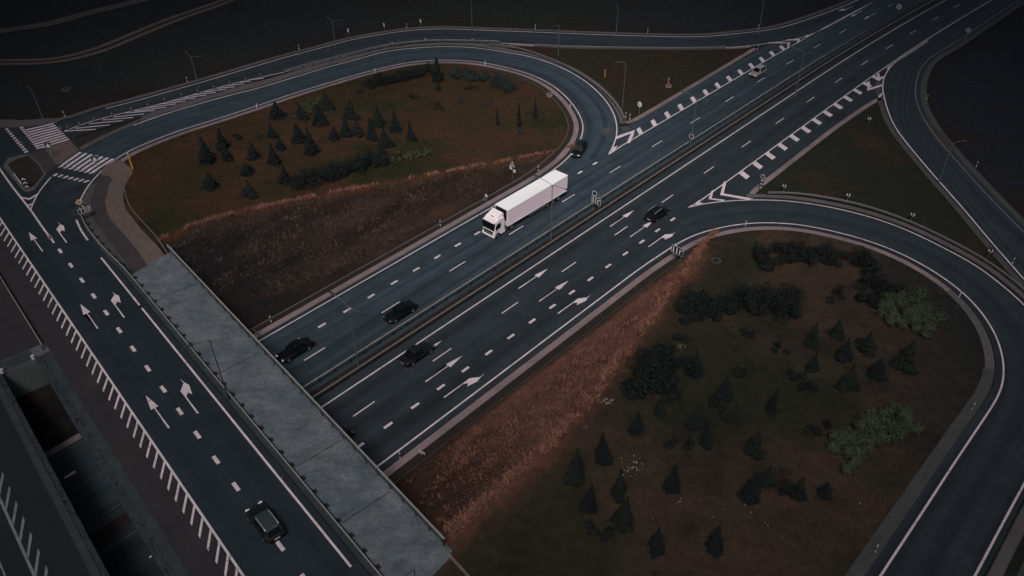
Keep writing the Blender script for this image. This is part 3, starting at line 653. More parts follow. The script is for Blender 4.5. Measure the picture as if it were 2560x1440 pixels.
guardrail('guardrail', smline(3.7, -118, -84), 2.1, 'guardrail beside the brown hatched shoulder before the gap', hf=hdk, face=1)
# walkway railing
rl = thing('walkway_railing', 'pale topped steel railing along the outer edge of the walkway', 'railing', SM(-92.6, 21.75, ZB+.16))
O = rl.location.copy(); n_b = 29; ss_ = np.linspace(-92.6, -34.4, n_b+1)
MB().beam(SM(-92.75, 21.75, ZB+1.33)-O, SM(-34.2, 21.75, ZB+1.33)-O, .16, .09).build('top_rail', 'steel_pale', rl)
pm = None; bmn = None
for i, s0 in enumerate(ss_):
    if pm is None: po = pm = MB().box((0, 0, .55), (.09, .09, 1.1)).box((0, 0, .03), (.22, .22, .06)).build('post', 'steel_dark', rl)
    else: po = pm.copy(); COL.objects.link(po); po.parent = rl
    po.location = SM(s0, 21.75, ZB+.22)-O; po.rotation_euler = (0, 0, B0)
    if i < n_b:
        if bmn is None:
            L = (ss_[1]-ss_[0]); b = MB().box((L/2, 0, .12), (L-.12, .03, .04)).box((L/2, 0, .95), (L-.12, .03, .04))
            for q in range(15): b.box((.12+q*(L-.24)/14, 0, .54), (.025, .025, .82))
            bp = bmn = b.build('baluster_panel', 'steel_rail', rl)
        else: bp = bmn.copy(); COL.objects.link(bp); bp.parent = rl
        bp.location = SM(s0, 21.75, ZB+.22)-O; bp.rotation_euler = (0, 0, B0)
def handrail(label, pts, h=.9, step=2.2, two=True):
    P = smooth_pts(resample(np.array([p[:2] for p in pts]), .8), 5); P = resample(P, step); z = hgt(P[:, 0], P[:, 1])
    o0 = Vector((P[0, 0], P[0, 1], float(z[0]))); t = thing('handrail', label, 'railing', o0)
    for q in ((h, h*.55) if two else (h,)):
        MB().tube([Vector((P[i, 0], P[i, 1], z[i]+q))-o0 for i in range(len(P))], .035).build('rail', 'steel_rail_rim', t)
    for i in range(len(P)): MB().cyl(Vector((P[i, 0], P[i, 1], z[i]-.05))-o0, Vector((P[i, 0], P[i, 1], z[i]+h))-o0, .03, n=6).build('post', 'steel_dark', t)
handrail('thin tube handrail along the footpath at the head of the bridge', [G(*p) for p in ((316,486),(323,520),(335,540),(366,573),(398,607),(420,634))], two=False)
handrail('double tube handrail running down from the walkway end', [G(*p) for p in ((1106,1380),(1127,1400),(1160,1440),(1215,1500))])
# ------------------------------------------------------------------ street lamps
def lamp(top, h, arms, label, mat='lamp_grey', r=.085, armlen=None, base=None, bend=False):
    tp = PZ(*top, h); bz = hz(tp.x, tp.y)
    for _ in range(4): tp = PZ(*top, bz+h); bz = hz(tp.x, tp.y)
    t = thing('street_lamp', label, 'street lamp', (tp.x, tp.y, bz), 0, 'street lamps along the roads')
    MB().cyl((0, 0, -.05), (0, 0, h), r, r*.55, 10).build('pole', mat, t, smooth=False)
    MB().cyl((0, 0, 0), (0, 0, .9), r*1.5, r*1.5, 10).build('base_sleeve', mat, t)
    for v, L, rise in arms:
        v = Vector((v[0], v[1], 0)).normalized()
        pts = [Vector((0, 0, h-.25)), v*.35+Vector((0, 0, h+.1)), v*L+Vector((0, 0, h+rise))]
        MB().tube(pts, r*.45, 6).build('arm', mat, t)
        e = pts[-1]; hd_ = MB().box((0, 0, 0), (.78, .30, .13), taper=(.8, .75)).build('lamp_head', 'lamp_dark', t, bevel=.03)
        hd_.location = e+v*.3; hd_.rotation_euler = (0, 0, math.atan2(v.y, v.x))
    return t
for tp, lb in (((870,765), 'double armed median lamp nearest the bridge'), ((1381,463), 'double armed median lamp whose arms cross the white trailer'),
               ((1743,245), 'double armed median lamp beside the left shark teeth line'), ((2012,130), 'double armed median lamp farthest up the highway')):
    lamp(tp, 9.2, ((HN, 2.7, .35), (-HN, 2.4, .35)), lb)
def armvec(top, end, h):
    a = PZ(*top, h); b = PZ(*end, h); return (b-a)
def lamp1(top, end, h, label, **k):
    v = armvec(top, end, h); lamp(top, h, ((v, min(3, max(1.2, v.length)), .1),), label, **k)
lamp1((1565,157), (1547,156), 9.8, 'single armed pale lamp standing in the triangular field', mat='steel_rail')
lamp((477,143), 6.0, ((PZ(463,132,12)-PZ(477,143,12), 2.0, .3), (PZ(488,144,12)-PZ(477,143,12), 1.6, .3)), 'double armed lamp behind the hatched slip road')
lamp1((80,228), (74,222), 6.0, 'lamp beside the first zebra crossing')
lamp((830,53), 6.0, ((PZ(818,44,8)-PZ(830,53,8), 2.0, .3), (PZ(843,54,8)-PZ(830,53,8), 1.6, .3)), 'double armed lamp at the top of the slip road bend')
lamp1((1178,6), (1179,-6), 6.4, 'thin lamp at the top edge above the gravel island')
lamp1((1545,22), (1543,16), 6.4, 'thin lamp behind the middle of the upper slip road')
lamp1((1398,63), (1387,66), 6.6, 'lamp at the narrow tip of the triangular field')
lamp1((1910,6), (1903,0), 7.2, 'lamp where the slip road meets the highway')
lamp1((2383,357), (2406,354), 7.4, 'lamp leaning over the right edge slip road')
lamp1((524,851), (481,864), 8.3, 'dark single armed lamp on the bridge walkway', mat='lamp_dark', r=.075)
lamp1((1035,1421), (1030,1426), 8.3, 'dark lamp top at the lower end of the walkway', mat='lamp_dark', r=.06)
# ------------------------------------------------------------------ posts, stakes, rings
dp = thing('delineator_post', 'x', 'delineator', (0, 0, 0), 0, 'striped marker posts')
MB().box((0, 0, .55), (.14, .10, 1.1), taper=(.9, .8)).build('post', 'plastic_white', dp, bevel=.01)
MB().box((0, 0, .62), (.155, .115, .28)).build('band', 'plastic_black', dp)
DEL = [((163,293), 'striped marker post behind the first zebra crossing'), ((469,206), 'striped marker post near the double lamp of the slip road'),
 ((748,124), 'striped marker post on the rising slip road verge'), ((1017,70), 'striped marker post between two small boards'), ((1338,73), 'striped marker post right of the thin top edge lamp'),
 ((1619,82), 'striped marker post midway along the upper verge'), ((1895,73), 'striped marker post where the slip road joins'), ((1894,126), 'striped marker post at the sharp corner of the triangular field'),
 ((1564,294), 'left post of the pair at the blunt field corner'), ((1574,299), 'right post of the pair at the blunt field corner'), ((1346,429), 'striped marker post behind the trailer'),
 ((2316,251), 'striped marker post inside the right slip road bend'), ((2440,418), 'striped marker post on the far right verge'), ((2429,1025), 'striped marker post beside the bushy loop'),
 ((2187,1381), 'striped marker post nearest the bottom edge'), ((678,806), 'striped marker post above the shaded slope foot'), ((1101,566), 'striped marker post on the verge ahead of the truck'), ((1001,1148), 'striped marker post beside the walkway at the rusty slope'), ((2530,660), 'striped marker post at the right picture edge')]
for i, (p, lb) in enumerate(DEL): place_copy(dp, G(*p), random.uniform(-.4, .4)+A0, lb)
hpst = thing('hatch_post', 'x', 'marker post', (0, 0, 0), 0, 'dark flexible posts along the hatched wedge')
MB().cyl((0, 0, 0), (0, 0, .95), .06, .05, 8).build('post', 'plastic_black', hpst)
MB().cyl((0, 0, .62), (0, 0, .80), .066, .062, 8).cyl((0, 0, .95), (0, 0, 1.0), .05, .03, 8).build('band', 'plastic_white', hpst)
ordw = ['first', 'second', 'third', 'fourth', 'fifth', 'sixth', 'seventh', 'eighth', 'ninth', 'tenth', 'eleventh', 'twelfth', 'thirteenth', 'fourteenth']
for i, p in enumerate([(155,330),(172,326),(201,318),(238,306),(283,294),(330,281),(372,270),(414,257),(456,246),(496,235),(536,225),(576,214),(615,205),(653,196)]):
    place_copy(hpst, G(*p), 0, ordw[i]+' dark post of the hatched wedge counted from the zebra crossing')
wpst = thing('edge_post', 'x', 'marker post', (0, 0, 0), 0, 'plain white edge posts')
MB().box((0, 0, .5), (.12, .10, 1.0)).build('post', 'plastic_white', wpst, bevel=.01)
MB().box((0, 0, 1.02), (.13, .11, .05)).build('cap', 'steel_rail', wpst)
for p, lb in (((643,271), 'white edge post on the lower left of the spruce loop'), ((938,182), 'white edge post above the back row of spruces'), ((1213,164), 'white edge post at the top of the spruce loop'),
              ((1425,272), 'white edge post at the right bend of the spruce loop'), ((1863,566), 'white edge post at the entry of the bushy loop'), ((2397,745), 'white edge post at the upper right of the bushy loop')):
    place_copy(wpst, G(*p), .3, lb)
def stake(p, label, h, mat, ring=False, r=.05):
    b = G(*p)
    t = thing('marker_stake', label, 'stake', b); MB().cyl((0, 0, 0), (0, 0, h), r, r*.8, 8).build('stake', mat, t)
    MB().cyl((0, 0, h), (0, 0, h+.12), r*1.2, r*.6, 8).build('cap', 'plastic_white', t)
stake((1512,193), 'orange stake alone in the triangular field', 1.5, 'plastic_orange', r=.09)
stake((1670,216), 'orange stake beside the pale concrete ring', 1.6, 'plastic_orange', r=.08)
stake((332,422), 'tall yellow stake by the second zebra crossing', 2.6, 'plastic_yellow', r=.11)
def ring(p, label, R=.6, h=.35, mat='kerb_stone', tilt=0):
    b = G(*p); mb = MB(); n = 20; vs = []; 
    for rr, z in ((R, 0), (R, h), (R*.68, h), (R*.68, 0)):
        for i in range(n): vs.append((rr*math.cos(2*math.pi*i/n), rr*math.sin(2*math.pi*i/n), z))
    fs = [(k*n+i, k*n+(i+1) % n, ((k+1) % 4)*n+(i+1) % n, ((k+1) % 4)*n+i) for k in range(4) for i in range(n)]
    t = thing('manhole_ring', label, 'manhole', b, 0, 'concrete manhole rings'); mb.add(vs, fs).build('ring', mat, t)
    MB().cyl((0, 0, .02), (0, 0, h*.75), R*.66, R*.66, 18).build('lid', 'joint_dark', t)
ring((1374,240), 'white concrete ring on the rusty lawn inside the loop bend', .62, .45, 'gravel_pink'); ring((1671,217), 'pale concrete ring at the orange stake', .6, .35, 'gravel_pink')
ring((1790,653), 'concrete ring lying in the rusty grass of the right lawn', .7, .15, 'gravel_dark'); ring((166,226), 'large pale concrete ring in the dark field', .8, .35, 'gravel_dark'); ring((737,292), 'small white ring by the yellow green bush', .35, .3, 'plastic_white')
# ------------------------------------------------------------------ signs
def sign(base, facing, label, boards, pole_h=2.6, poles=1, name='road_sign', group=None):
    """boards: (shape, cx, cz, w, h, face material, border material or None, [stroke polygons in 0..1], stroke mat)"""
    f = Vector((facing[0], facing[1], 0)).normalized(); rz = math.atan2(f.y, f.x)+math.pi/2      # local -Y faces the viewer, +X is the viewer's right
    t = thing(name, label, 'road sign', base, rz, group)
    wid = max(abs(b[1])+b[3]/2 for b in boards)
    for k in range(poles):
        x = 0 if poles == 1 else (-wid*.6 if k == 0 else wid*.6)
        MB().cyl((x, .06, -.05), (x, .06, pole_h), .04, .04, 8).build('pole', 'sign_back', t)
    for sh_, cx, cz, w_, h_, fm, bmt, strokes, sm in boards:
        def outline(k):
            if sh_ == 'rect': return [(-.5*w_*k[0], -.5*h_*k[1]), (.5*w_*k[0], -.5*h_*k[1]), (.5*w_*k[0], .5*h_*k[1]), (-.5*w_*k[0], .5*h_*k[1])]
            if sh_ == 'diamond': return [(0, -.5*h_*k[1]), (.5*w_*k[0], 0), (0, .5*h_*k[1]), (-.5*w_*k[0], 0)]
            if sh_ == 'tri': return [(-.5*w_*k[0], -.40*h_*k[1]), (.5*w_*k[0], -.40*h_*k[1]), (0, .55*h_*k[1])]
            return [(.5*w_*k[0]*math.cos(2*math.pi*i/20), .5*h_*k[1]*math.sin(2*math.pi*i/20)) for i in range(20)]
        b = MB().prism([(cx+x, .02, cz+z) for x, z in outline((1, 1))], (0, -.03, 0)).build('board', bmt or fm, t)
        if bmt:
            q = .78 if sh_ != 'rect' else None; kk = (q, q) if q else (1-.10/w_, 1-.10/h_)
            MB().prism([(cx+x, -.0105, cz+z) for x, z in outline(kk)], (0, -.004, 0)).build('panel', fm, b)
        if strokes:
            mb = MB()
            for st in strokes: mb.prism([(cx+(x-.5)*w_, -.0155, cz+(z-.5)*h_) for x, z in st], (0, -.004, 0))
            mb.build('symbol', sm, b)
    return t
def bar(x0, z0, x1, z1, t=.07):
    d = Vector((x1-x0, z1-z0)); n = Vector((-d.y, d.x)).normalized()*t/2; return [(x0-n.x, z0-n.y), (x1-n.x, z1-n.y), (x1+n.x, z1+n.y), (x0+n.x, z0+n.y)]
LANES3 = [bar(.17, .12, .17, .86, .10), bar(.45, .12, .45, .86, .10), bar(.70, .12, .70, .74, .10), bar(.65, .70, .92, .70, .13)]
LANES2 = [bar(.28, .12, .28, .86, .12), bar(.60, .12, .60, .72, .12), bar(.56, .70, .90, .70, .14), bar(.86, .45, .86, .75, .1)]
CHEV = lambda k, n: [[(.15, (k+.15)/n), (.5, (k+.5)/n), (.85, (k+.15)/n), (.85, (k+.45)/n), (.5, (k+.8)/n), (.15, (k+.45)/n)]]
fdown = -HD
sign(G(1690,652), fdown, 'dark lane direction board with white lane arrows beside the right turn lane', [('rect', 0, 1.75, 1.9, 1.25, 'sign_black', 'sign_white', LANES3, 'sign_white'), ('round', -.35, 2.55, .5, .5, 'sign_white', 'sign_back', None, None)], 2.3, 2)
sign(UW(84.3, 61.2), fdown, 'dark lane direction board under a round sign in the median', [('rect', 0, 1.9, 1.7, 1.25, 'asphalt_mid', 'sign_white', LANES3, 'sign_white'), ('round', -.35, 3.05, .9, .9, 'asphalt_mid', 'sign_white', None, None)], 3.4, 2)
bd_face = -BM*0+BD
sign(G(216,552), BD, 'yellow diamond priority sign above two lane boards at the bridge head', [('diamond', 0, 3.0, .95, .95, 'sign_amber', 'sign_white', None, None), ('rect', .25, 2.25, .62, .5, 'sign_black', None, [bar(.5, .1, .5, .9, .16), bar(.2, .5, .8, .5, .16)], 'sign_white'),
     ('rect', -.15, 1.6, .8, .75, 'sign_black', 'sign_white', [bar(.5, .1, .5, .9, .14), bar(.3, .9, .7, .9, .12)], 'sign_white'), ('rect', .70, 1.6, .8, .75, 'sign_black', 'sign_white', LANES2, 'sign_white')], 3.3, 1)
PED = [[(.12, .12), (.88, .12), (.5, .88)]]; PEDB = [bar(.5, .25, .5, .55, .08), bar(.5, .4, .62, .2, .07)]
vx = Vector((.25, -.97, 0))
sign(G(133,396), vx, 'blue pedestrian crossing sign on the paving between the crossings', [('rect', 0, 2.3, .9, .9, 'sign_blue', 'sign_back', PED, 'sign_white')], 2.6)
sign(G(250,434), vx, 'pedestrian crossing sign standing over the second zebra crossing', [('rect', 0, 2.5, .95, .95, 'sign_blue', 'sign_back', PED, 'sign_white')], 2.8)
sign(G(70,474), vx, 'black and white chevron board in the traffic island', [('rect', 0, 1.15, .75, 1.9, 'sign_black', None, CHEV(0, 3)+CHEV(1, 3)+CHEV(2, 3), 'sign_white')], 1.9)
sign(G(1900,476), fdown, 'chevron board under a round sign at the kerb of the right triangle', [('rect', 0, 1.2, .6, 1.9, 'sign_black', None, CHEV(0, 3)+CHEV(1, 3)+CHEV(2, 3), 'sign_white'), ('round', 0, 2.5, .75, .75, 'sign_blue', 'sign_white', None, None)], 2.8)
sign(G(1597,286), fdown, 'small white round sign in the triangular field', [('round', 0, 2.0, .95, 1.1, 'sign_white', 'sign_white', [bar(.5, .3, .5, .7, .14)], 'sign_black')], 2.2)
sign(UW(112.5, 62.3), fdown, 'white ringed round sign at the median lamp by the shark teeth', [('round', 0, 1.5, .95, .95, 'asphalt_worn', 'sign_white', None, None)], 1.9)
sign(G(2241,40), fdown, 'white ringed round sign on the far median', [('round', 0, 2.2, 1.1, 1.1, 'sign_back', 'sign_white', None, None)], 2.6)
sign(G(2412,100), fdown, 'round sign on the far right verge', [('round', 0, 2.2, 1.1, 1.1, 'sign_back', 'steel_pale', None, None)], 2.6)
sign(G(1281,447), fdown, 'white triangular sign over two small plates on the brown slope', [('tri', 0, 2.7, 1.1, 1.0, 'sign_back', 'sign_white', None, None), ('rect', -.35, 1.9, .5, .55, 'sign_white', None, None, None), ('rect', .45, 1.6, .5, .55, 'sign_white', None, None, None)], 3.1)
sign(G(1216,507), fdown, 'white headed marker beside the truck cab', [('round', 0, 1.3, .55, .55, 'sign_white', None, None, None), ('rect', -.4, .5, .35, .6, 'sign_back', None, None, None)], 1.6)
MINI = [[(.1, .2), (.45, .5), (.1, .8)], [(.55, .1), (.9, .45), (.75, .9), (.6, .9), (.7, .45), (.5, .2)]]
mi = 0
for p, lb, fc in (((982,118), 'small curve marker over the start of the gravel island', fdown), ((1065,108), 'small curve marker above the middle of the gravel island', fdown), ((1182,109), 'small curve marker under the thin top edge lamp', fdown),
              ((1958,480), 'curve marker just right of the chevron board', fdown), ((2117,503), 'curve marker behind the second bend of guardrail', fdown), ((2277,552), 'curve marker near the far corner of the right triangle', fdown), ((2470,643), 'curve marker in the last tip of the right triangle', fdown), ((2170,310), 'curve marker near the upper corner of the right triangle', fdown)):
    k = .85 if p[1] < 200 else 1.0
    sign(G(*p), fc, lb, [('rect', 0, 1.1*k, .75*k, .85*k, 'sign_black', None, MINI, 'sign_white')], 1.2*k, 1, 'curve_marker', 'small curve marker boards')
for p, lb in (((872,90), 'small white board nearest the bend top lamp'), ((961,76), 'small white board left of the striped post'), ((1052,66), 'small white board right of the striped post')):
    sign(G(*p), fdown, lb, [('rect', 0, 1.3, .5, .75, 'sign_white', None, [bar(.5, .2, .5, .8, .3)], 'sign_back')], 1.4, 1, 'marker_board', 'small white boards behind the slip road')
sign(G(1052,1138), fdown, 'white arrow plate lying at the foot of the rusty slope', [('rect', 0, .55, .5, .5, 'sign_white', None, None, None), ('rect', .55, .75, .4, .3, 'sign_white', None, None, None)], .7)
sign(G(640,838), fdown, 'small white plates at the shaded slope foot beside the walkway', [('rect', 0, .7, .5, .4, 'steel_pale', None, None, None), ('rect', .75, .9, .4, .35, 'steel_pale', None, None, None)], .9)
# ------------------------------------------------------------------ vehicles
def mirror_ring(half): return half + [(-y, z) for y, z in reversed(half) if abs(y) > 1e-6]
def loft(mb, rings, mi=0):
    n = len(rings[0]); vs = [p for r in rings for p in r]; fs = []
    for i in range(len(rings)-1):
        for j in range(n): fs.append((i*n+j, i*n+(j+1) % n, (i+1)*n+(j+1) % n, (i+1)*n+j))
    fs += [tuple(range(n-1, -1, -1)), tuple((len(rings)-1)*n+j for j in range(n))]
    return mb.add(vs, fs, mi)
def car(label, loc, heading, kind='suv', paint='car_black', roofmat=None, rails=None, L=4.6, W=1.86, H=1.66, lamp='lamp_glass'):
    h = Vector((heading[0], heading[1], 0)).normalized(); t = thing('car', label, 'car', loc, math.atan2(h.y, h.x), 'cars on the interchange')
    hw_, hl = W/2, L/2
    sed = kind == 'sedan'
    bz = .92 if not sed else .86                                             # beltline
    st = [(-hl, .80, bz*.80, .42), (-hl+.10, .93, bz*.97, .30), (-hl+.55, .99, bz*1.04, .24), (-hl*.45, 1.0, bz*1.03, .24), (0, 1.0, bz*1.01, .24), (hl*.36, 1.0, bz*.99, .24),
          (hl*.62, .98, bz*.95, .24), (hl-.38, .94, bz*.86, .26), (hl-.10, .84, bz*.70, .32), (hl, .68, bz*.58, .40)]
    rings = []
    for x, wk_, b, lo in st:
        w_ = hw_*wk_; half = [(0, lo), (w_*.86, lo), (w_*.97, lo+.10), (w_, (lo+b)*.52), (w_*.985, b-.12), (w_*.90, b-.01), (w_*.5, b+.03), (0, b+.04)]
        rings.append([(x, y, z) for y, z in mirror_ring(half)])
    loft(MB(), rings).build('body', paint, t, smooth=True, subsurf=1)
    # greenhouse: base and roof frames
    if sed: xb0, xb1, xr0, xr1 = -hl*.70, hl*.36, -hl*.36, hl*.06
    else: xb0, xb1, xr0, xr1 = -hl*.93, hl*.40, -hl*.80, hl*.13
    wb, wr = hw_*.90, hw_*.70; zb = bz-.02; zr = H
    fb = [(xb1, wb*.86), (xb1-.32, wb), (xb0+.30, wb), (xb0, wb*.84)]; fr = [(xr1, wr*.88), (xr1-.22, wr), (xr0+.22, wr), (xr0, wr*.86)]
    q = lambda p, z, s: (p[0], p[1]*s, z)
    G_ = {'windshield': [q(fb[0], zb, 1), q(fb[0], zb, -1), q(fr[0], zr-.05, -1), q(fr[0], zr-.05, 1)], 'rear_window': [q(fb[3], zb, -1), q(fb[3], zb, 1), q(fr[3], zr-.07, 1), q(fr[3], zr-.07, -1)]}
    MB().prism(G_['windshield'], (-.03, 0, -.02)).build('windshield', 'glass_dark', t); MB().prism(G_['rear_window'], (.03, 0, -.02)).build('rear_window', 'glass_dark', t)
    for s_ in (1, -1):
        MB().prism([q(fb[1], zb, s_), q(fb[2], zb, s_), q(fr[2], zr-.07, s_), q(fr[1], zr-.06, s_)], (0, -.03*s_, 0)).build('side_window', 'glass_dark', t)
    rf = MB()
    n_ = 5
    ys = [wr*.88, wr*.9]
    ring0 = [(xr1+.06, wr*.80, zr-.07), (xr1-.24, wr+.02, zr-.06), (xr0+.24, wr+.02, zr-.07), (xr0-.05, wr*.82, zr-.09)]
    out = [Vector(p) for p in ring0]+[Vector((p[0], -p[1], p[2])) for p in reversed(ring0)]
    inn = [Vector((p.x*.86+.0*p.x, p.y*.72, zr)) for p in out]; m_ = len(out)
    rf.add([tuple(p) for p in out]+[tuple(p) for p in inn], [(i, (i+1) % m_, m_+(i+1) % m_, m_+i) for i in range(m_)]+[tuple(range(m_, 2*m_))]+[tuple(range(m_-1, -1, -1))])
    for s_ in (1, -1):                                                    # pillars
        for (pb, pr) in ((fb[0], fr[0]), (fb[1], fr[1]), (fb[2], fr[2]), (fb[3], fr[3])):
            rf.cyl(q(pb, zb-.05, s_), q(pr, zr-.05, s_), .045, .04, 6)
        mx = (fb[1][0]+fb[2][0])/2; rf.cyl((mx, wb*1.0*s_, zb), ((fr[1][0]+fr[2][0])/2, wr*s_, zr-.06), .035, .03, 6)
    rf.build('roof', roofmat or paint, t)
    if rails:
        for s_ in (1, -1): MB().tube([(xr1-.15, wr*.93*s_, zr-.02), (xr1-.35, wr*.95*s_, zr+.06), (xr0+.35, wr*.95*s_, zr+.06), (xr0+.1, wr*.93*s_, zr-.03)], .035, 6).build('roof_rail', rails, t)
    if kind == 'pickup': MB().box((-hl*.55, 0, bz+.04), (L*.32, W*.74, .08)).build('bed_cover', 'plastic_black', t)
    for s_ in (1, -1):
        for x in (hl*.62, -hl*.60):
            wv = MB().cyl((x, (hw_-.22)*s_, .34), (x, (hw_+.012)*s_, .34), .345, .335, 18).build('wheel', 'tyre', t)
            MB().cyl((x, (hw_+.006)*s_, .34), (x, (hw_+.03)*s_, .34), .21, .19, 12).build('rim', 'rim', wv)
        MB().box((hl-.20, hw_*.66*s_, bz*.74), (.22, .40, .13), rz=-.35*s_).build('headlight', lamp, t, bevel=.03)
        MB().box((-hl+.06, hw_*.76*s_, bz*.86), (.14, .32, .18), rz=.25*s_).build('taillight', 'tail_red', t, bevel=.02)
        MB().box((xb1-.42, (hw_+.10)*s_, bz+.06), (.14, .20, .15)).build('mirror', paint, t, bevel=.03)
    MB().box((-hl-.005, 0, .62), (.02, .52, .11)).build('number_plate', 'sign_white', t)
    MB().box((hl-.005, 0, .50), (.05, W*.48, .16)).build('grille', 'plastic_black', t, bevel=.02)
    return t
def on(p, du=0): v = G(*p); return Vector((v.x, v.y, v.z+.055))
car('black saloon passing the median guardrail toward the bridge', UW(47.8, 64.5, .055), -HD, 'sedan', 'car_black', L=4.75, H=1.46, lamp='lamp_dim')
car('black saloon with bright headlights just about to pass under the bridge', UW(34.4, 68.5, .055), -HD, 'sedan', 'car_black', L=4.75, H=1.46)
car('dark pickup driving away beside the median just past the bridge', UW(44.0, 57.0, .055), HD, 'sedan', 'car_charcoal', L=4.8, H=1.55, lamp='lamp_dim')
car('black estate car with pale roof rails beside the lane arrow', UW(89.3, 53.3, .055), HD, 'suv', 'car_black', rails='chrome', L=4.7, H=1.58, lamp='lamp_dim')
_a, _b = G(1462, 360), G(1436, 397); car('black off road car leaving the spruce loop onto the highway', on((1447, 383)), Vector((_b.x-_a.x, _b.y-_a.y, 0)), 'suv', 'car_green_black', L=4.6, H=1.66)
car('silver pink car on the upper highway by the shark teeth', UW(146.9, 68.5, .055), -HD, 'suv', 'car_silver', roofmat='car_silver', L=4.6, H=1.58)
_c = SM(-46.45, 11.3, ZB+.055); car('dark car with roof rails crossing the bridge', _c, -BD, 'suv', 'car_charcoal', roofmat='car_roof_grey', rails='chrome', L=4.5, H=1.60)
car('almost hidden dark car emerging from under the walkway', UW(28.7, 53.3, .055), HD, 'sedan', 'car_black', L=4.6, H=1.45, lamp='lamp_dim')
# ---- lorry
T = thing('truck', 'white articulated lorry with a long plain box trailer', 'truck', UW(71.0, 68.4, .055), math.atan2(-HD.y, -HD.x))
# local: +x forward (driving direction), trailer from x=-13.6 to x=0, cab ahead
tw = 2.55
tb = MB().box((-6.8, 0, 2.45), (13.6, tw, 2.74)).build('trailer_box', 'truck_side', T, bevel=.03)
MB().box((-6.8, 0, 3.84), (13.66, tw+.02, .05)).build('trailer_roof', 'truck_roof', tb, bevel=.015)
for y in (-1, 1): MB().box((-6.8, y*(tw/2+.012), 3.76), (13.64, .025, .10)).build('top_trim', 'truck_roof', tb); MB().box((-6.8, y*(tw/2+.012), 1.16), (13.64, .03, .16)).build('side_rail', 'truck_white', tb)
for y in (-.64, .64): MB().box((-13.62, y, 2.4), (.05, 1.22, 2.5)).build('rear_door', 'truck_white', T, bevel=.01)
MB().box((.05, 0, 2.9), (.14, 2.1, 1.7)).build('cooling_unit', 'plastic_black', T, bevel=.04)
MB().box((-6.8, 0, .95), (13.0, .9, .22)).build('chassis', 'steel_dark', T)
MB().box((-13.4, 0, .6), (.12, 2.3, .14)).build('underrun_bar', 'steel_dark', T)
for y in (-1, 1): MB().box((-7.0, y*1.18, .72), (4.6, .05, .42)).build('side_guard', 'steel_rail', T)
for y in (-.9, .9): MB().box((-3.4, y, .62), (.16, .16, .8)).build('support_leg', 'steel_dark', T)
def wheel(x, r=.50, w_=.34):
    for s_ in (1, -1):
        wv = MB().cyl((x, (tw/2-.04-w_)*s_, r), (x, (tw/2-.04)*s_, r), r, r, 20).build('wheel', 'tyre', T); MB().cyl((x, (tw/2-.05)*s_, r), (x, (tw/2-.02)*s_, r), r*.55, r*.5, 14).build('rim', 'rim', wv)
for x in (-11.6, -10.3, -9.0, -.9, 2.15): wheel(x)
# cab
xs = .65
prof = [(xs, .55), (xs, 2.95), (xs+.15, 3.12), (xs+1.2, 3.14), (xs+1.78, 2.82), (xs+2.10, 1.55), (xs+2.16, 1.30), (xs+2.20, .62), (xs+2.1, .48)]
def sec(y, k): return [(x if i not in (5, 6, 7, 8) else x-k, y, z) for i, (x, z) in enumerate(prof)]
loft(MB(), [sec(-1.20, .10), sec(-1.12, 0), sec(1.12, 0), sec(1.20, .10)]).build('cab', 'truck_white', T, bevel=.05)
MB().prism([(xs+1.80, -1.13, 2.74), (xs+2.125, -1.15, 1.50), (xs+2.125, 1.15, 1.50), (xs+1.80, 1.13, 2.74)], (.04, 0, .012)).build('windshield', 'glass_dark', T)
MB().box((xs+1.95, 0, 2.78), (.42, 2.3, .07)).build('sun_visor', 'truck_white', T, bevel=.03)
MB().box((xs+2.20, 0, 1.18), (.06, 1.9, .34)).build('grille', 'plastic_black', T, bevel=.02); MB().box((xs+2.215, 0, .80), (.06, 1.75, .24)).build('lower_grille', 'plastic_black', T, bevel=.02)
MB().box((xs+2.18, 0, .52), (.30, 2.42, .34)).build('bumper', 'truck_white', T, bevel=.08)
for s_ in (1, -1):
    MB().box((xs+2.16, s_*.98, .84), (.12, .40, .20)).build('headlight', 'lamp_glass', T, bevel=.03)
    MB().prism([(xs+.80, 1.21*s_, 1.66), (xs+1.86, 1.21*s_, 1.52), (xs+1.64, 1.21*s_, 2.42), (xs+.80, 1.21*s_, 2.50)], (0, .012*s_, 0)).build('side_window', 'glass_dark', T)
    MB().box((xs+1.86, 1.36*s_, 2.02), (.16, .24, .62)).build('mirror', 'plastic_black', T, bevel=.04)
    MB().box((xs+.35, 1.17*s_, .70), (.85, .10, .50)).build('side_skirt', 'truck_white', T, bevel=.02)
    MB().prism([(xs+.05, 1.02*s_, 3.0), (xs+.65, 1.0*s_, 3.0), (xs+.05, 1.06*s_, 3.72)], (0, .04*s_, 0)).build('side_fairing', 'truck_white', T)
wd = MB(); wd.add([(xs+1.75, -.98, 3.0), (xs+1.75, .98, 3.0), (xs+.95, 1.0, 3.46), (xs+.95, -1.0, 3.46), (xs+.10, 1.0, 3.78), (xs+.10, -1.0, 3.78), (xs+.10, 1.02, 3.0), (xs+.10, -1.02, 3.0)],
   [(0, 1, 2, 3), (3, 2, 4, 5), (5, 4, 6, 7), (1, 6, 4, 2), (0, 3, 5, 7), (0, 7, 6, 1)]); wd.build('wind_deflector', 'truck_white', T, bevel=.06)
MB().box((xs+1.30, 0, 3.30), (.10, .55, .05), rz=0).build('roof_marker', 'plastic_black', T, bevel=.01)
MB().box((xs-.35, 0, 1.0), (.9, 1.0, .3)).build('fifth_wheel', 'steel_dark', T); MB().box((xs-.25, .95, .8), (.6, .5, .6)).build('fuel_tank', 'steel_rail', T, bevel=.08)
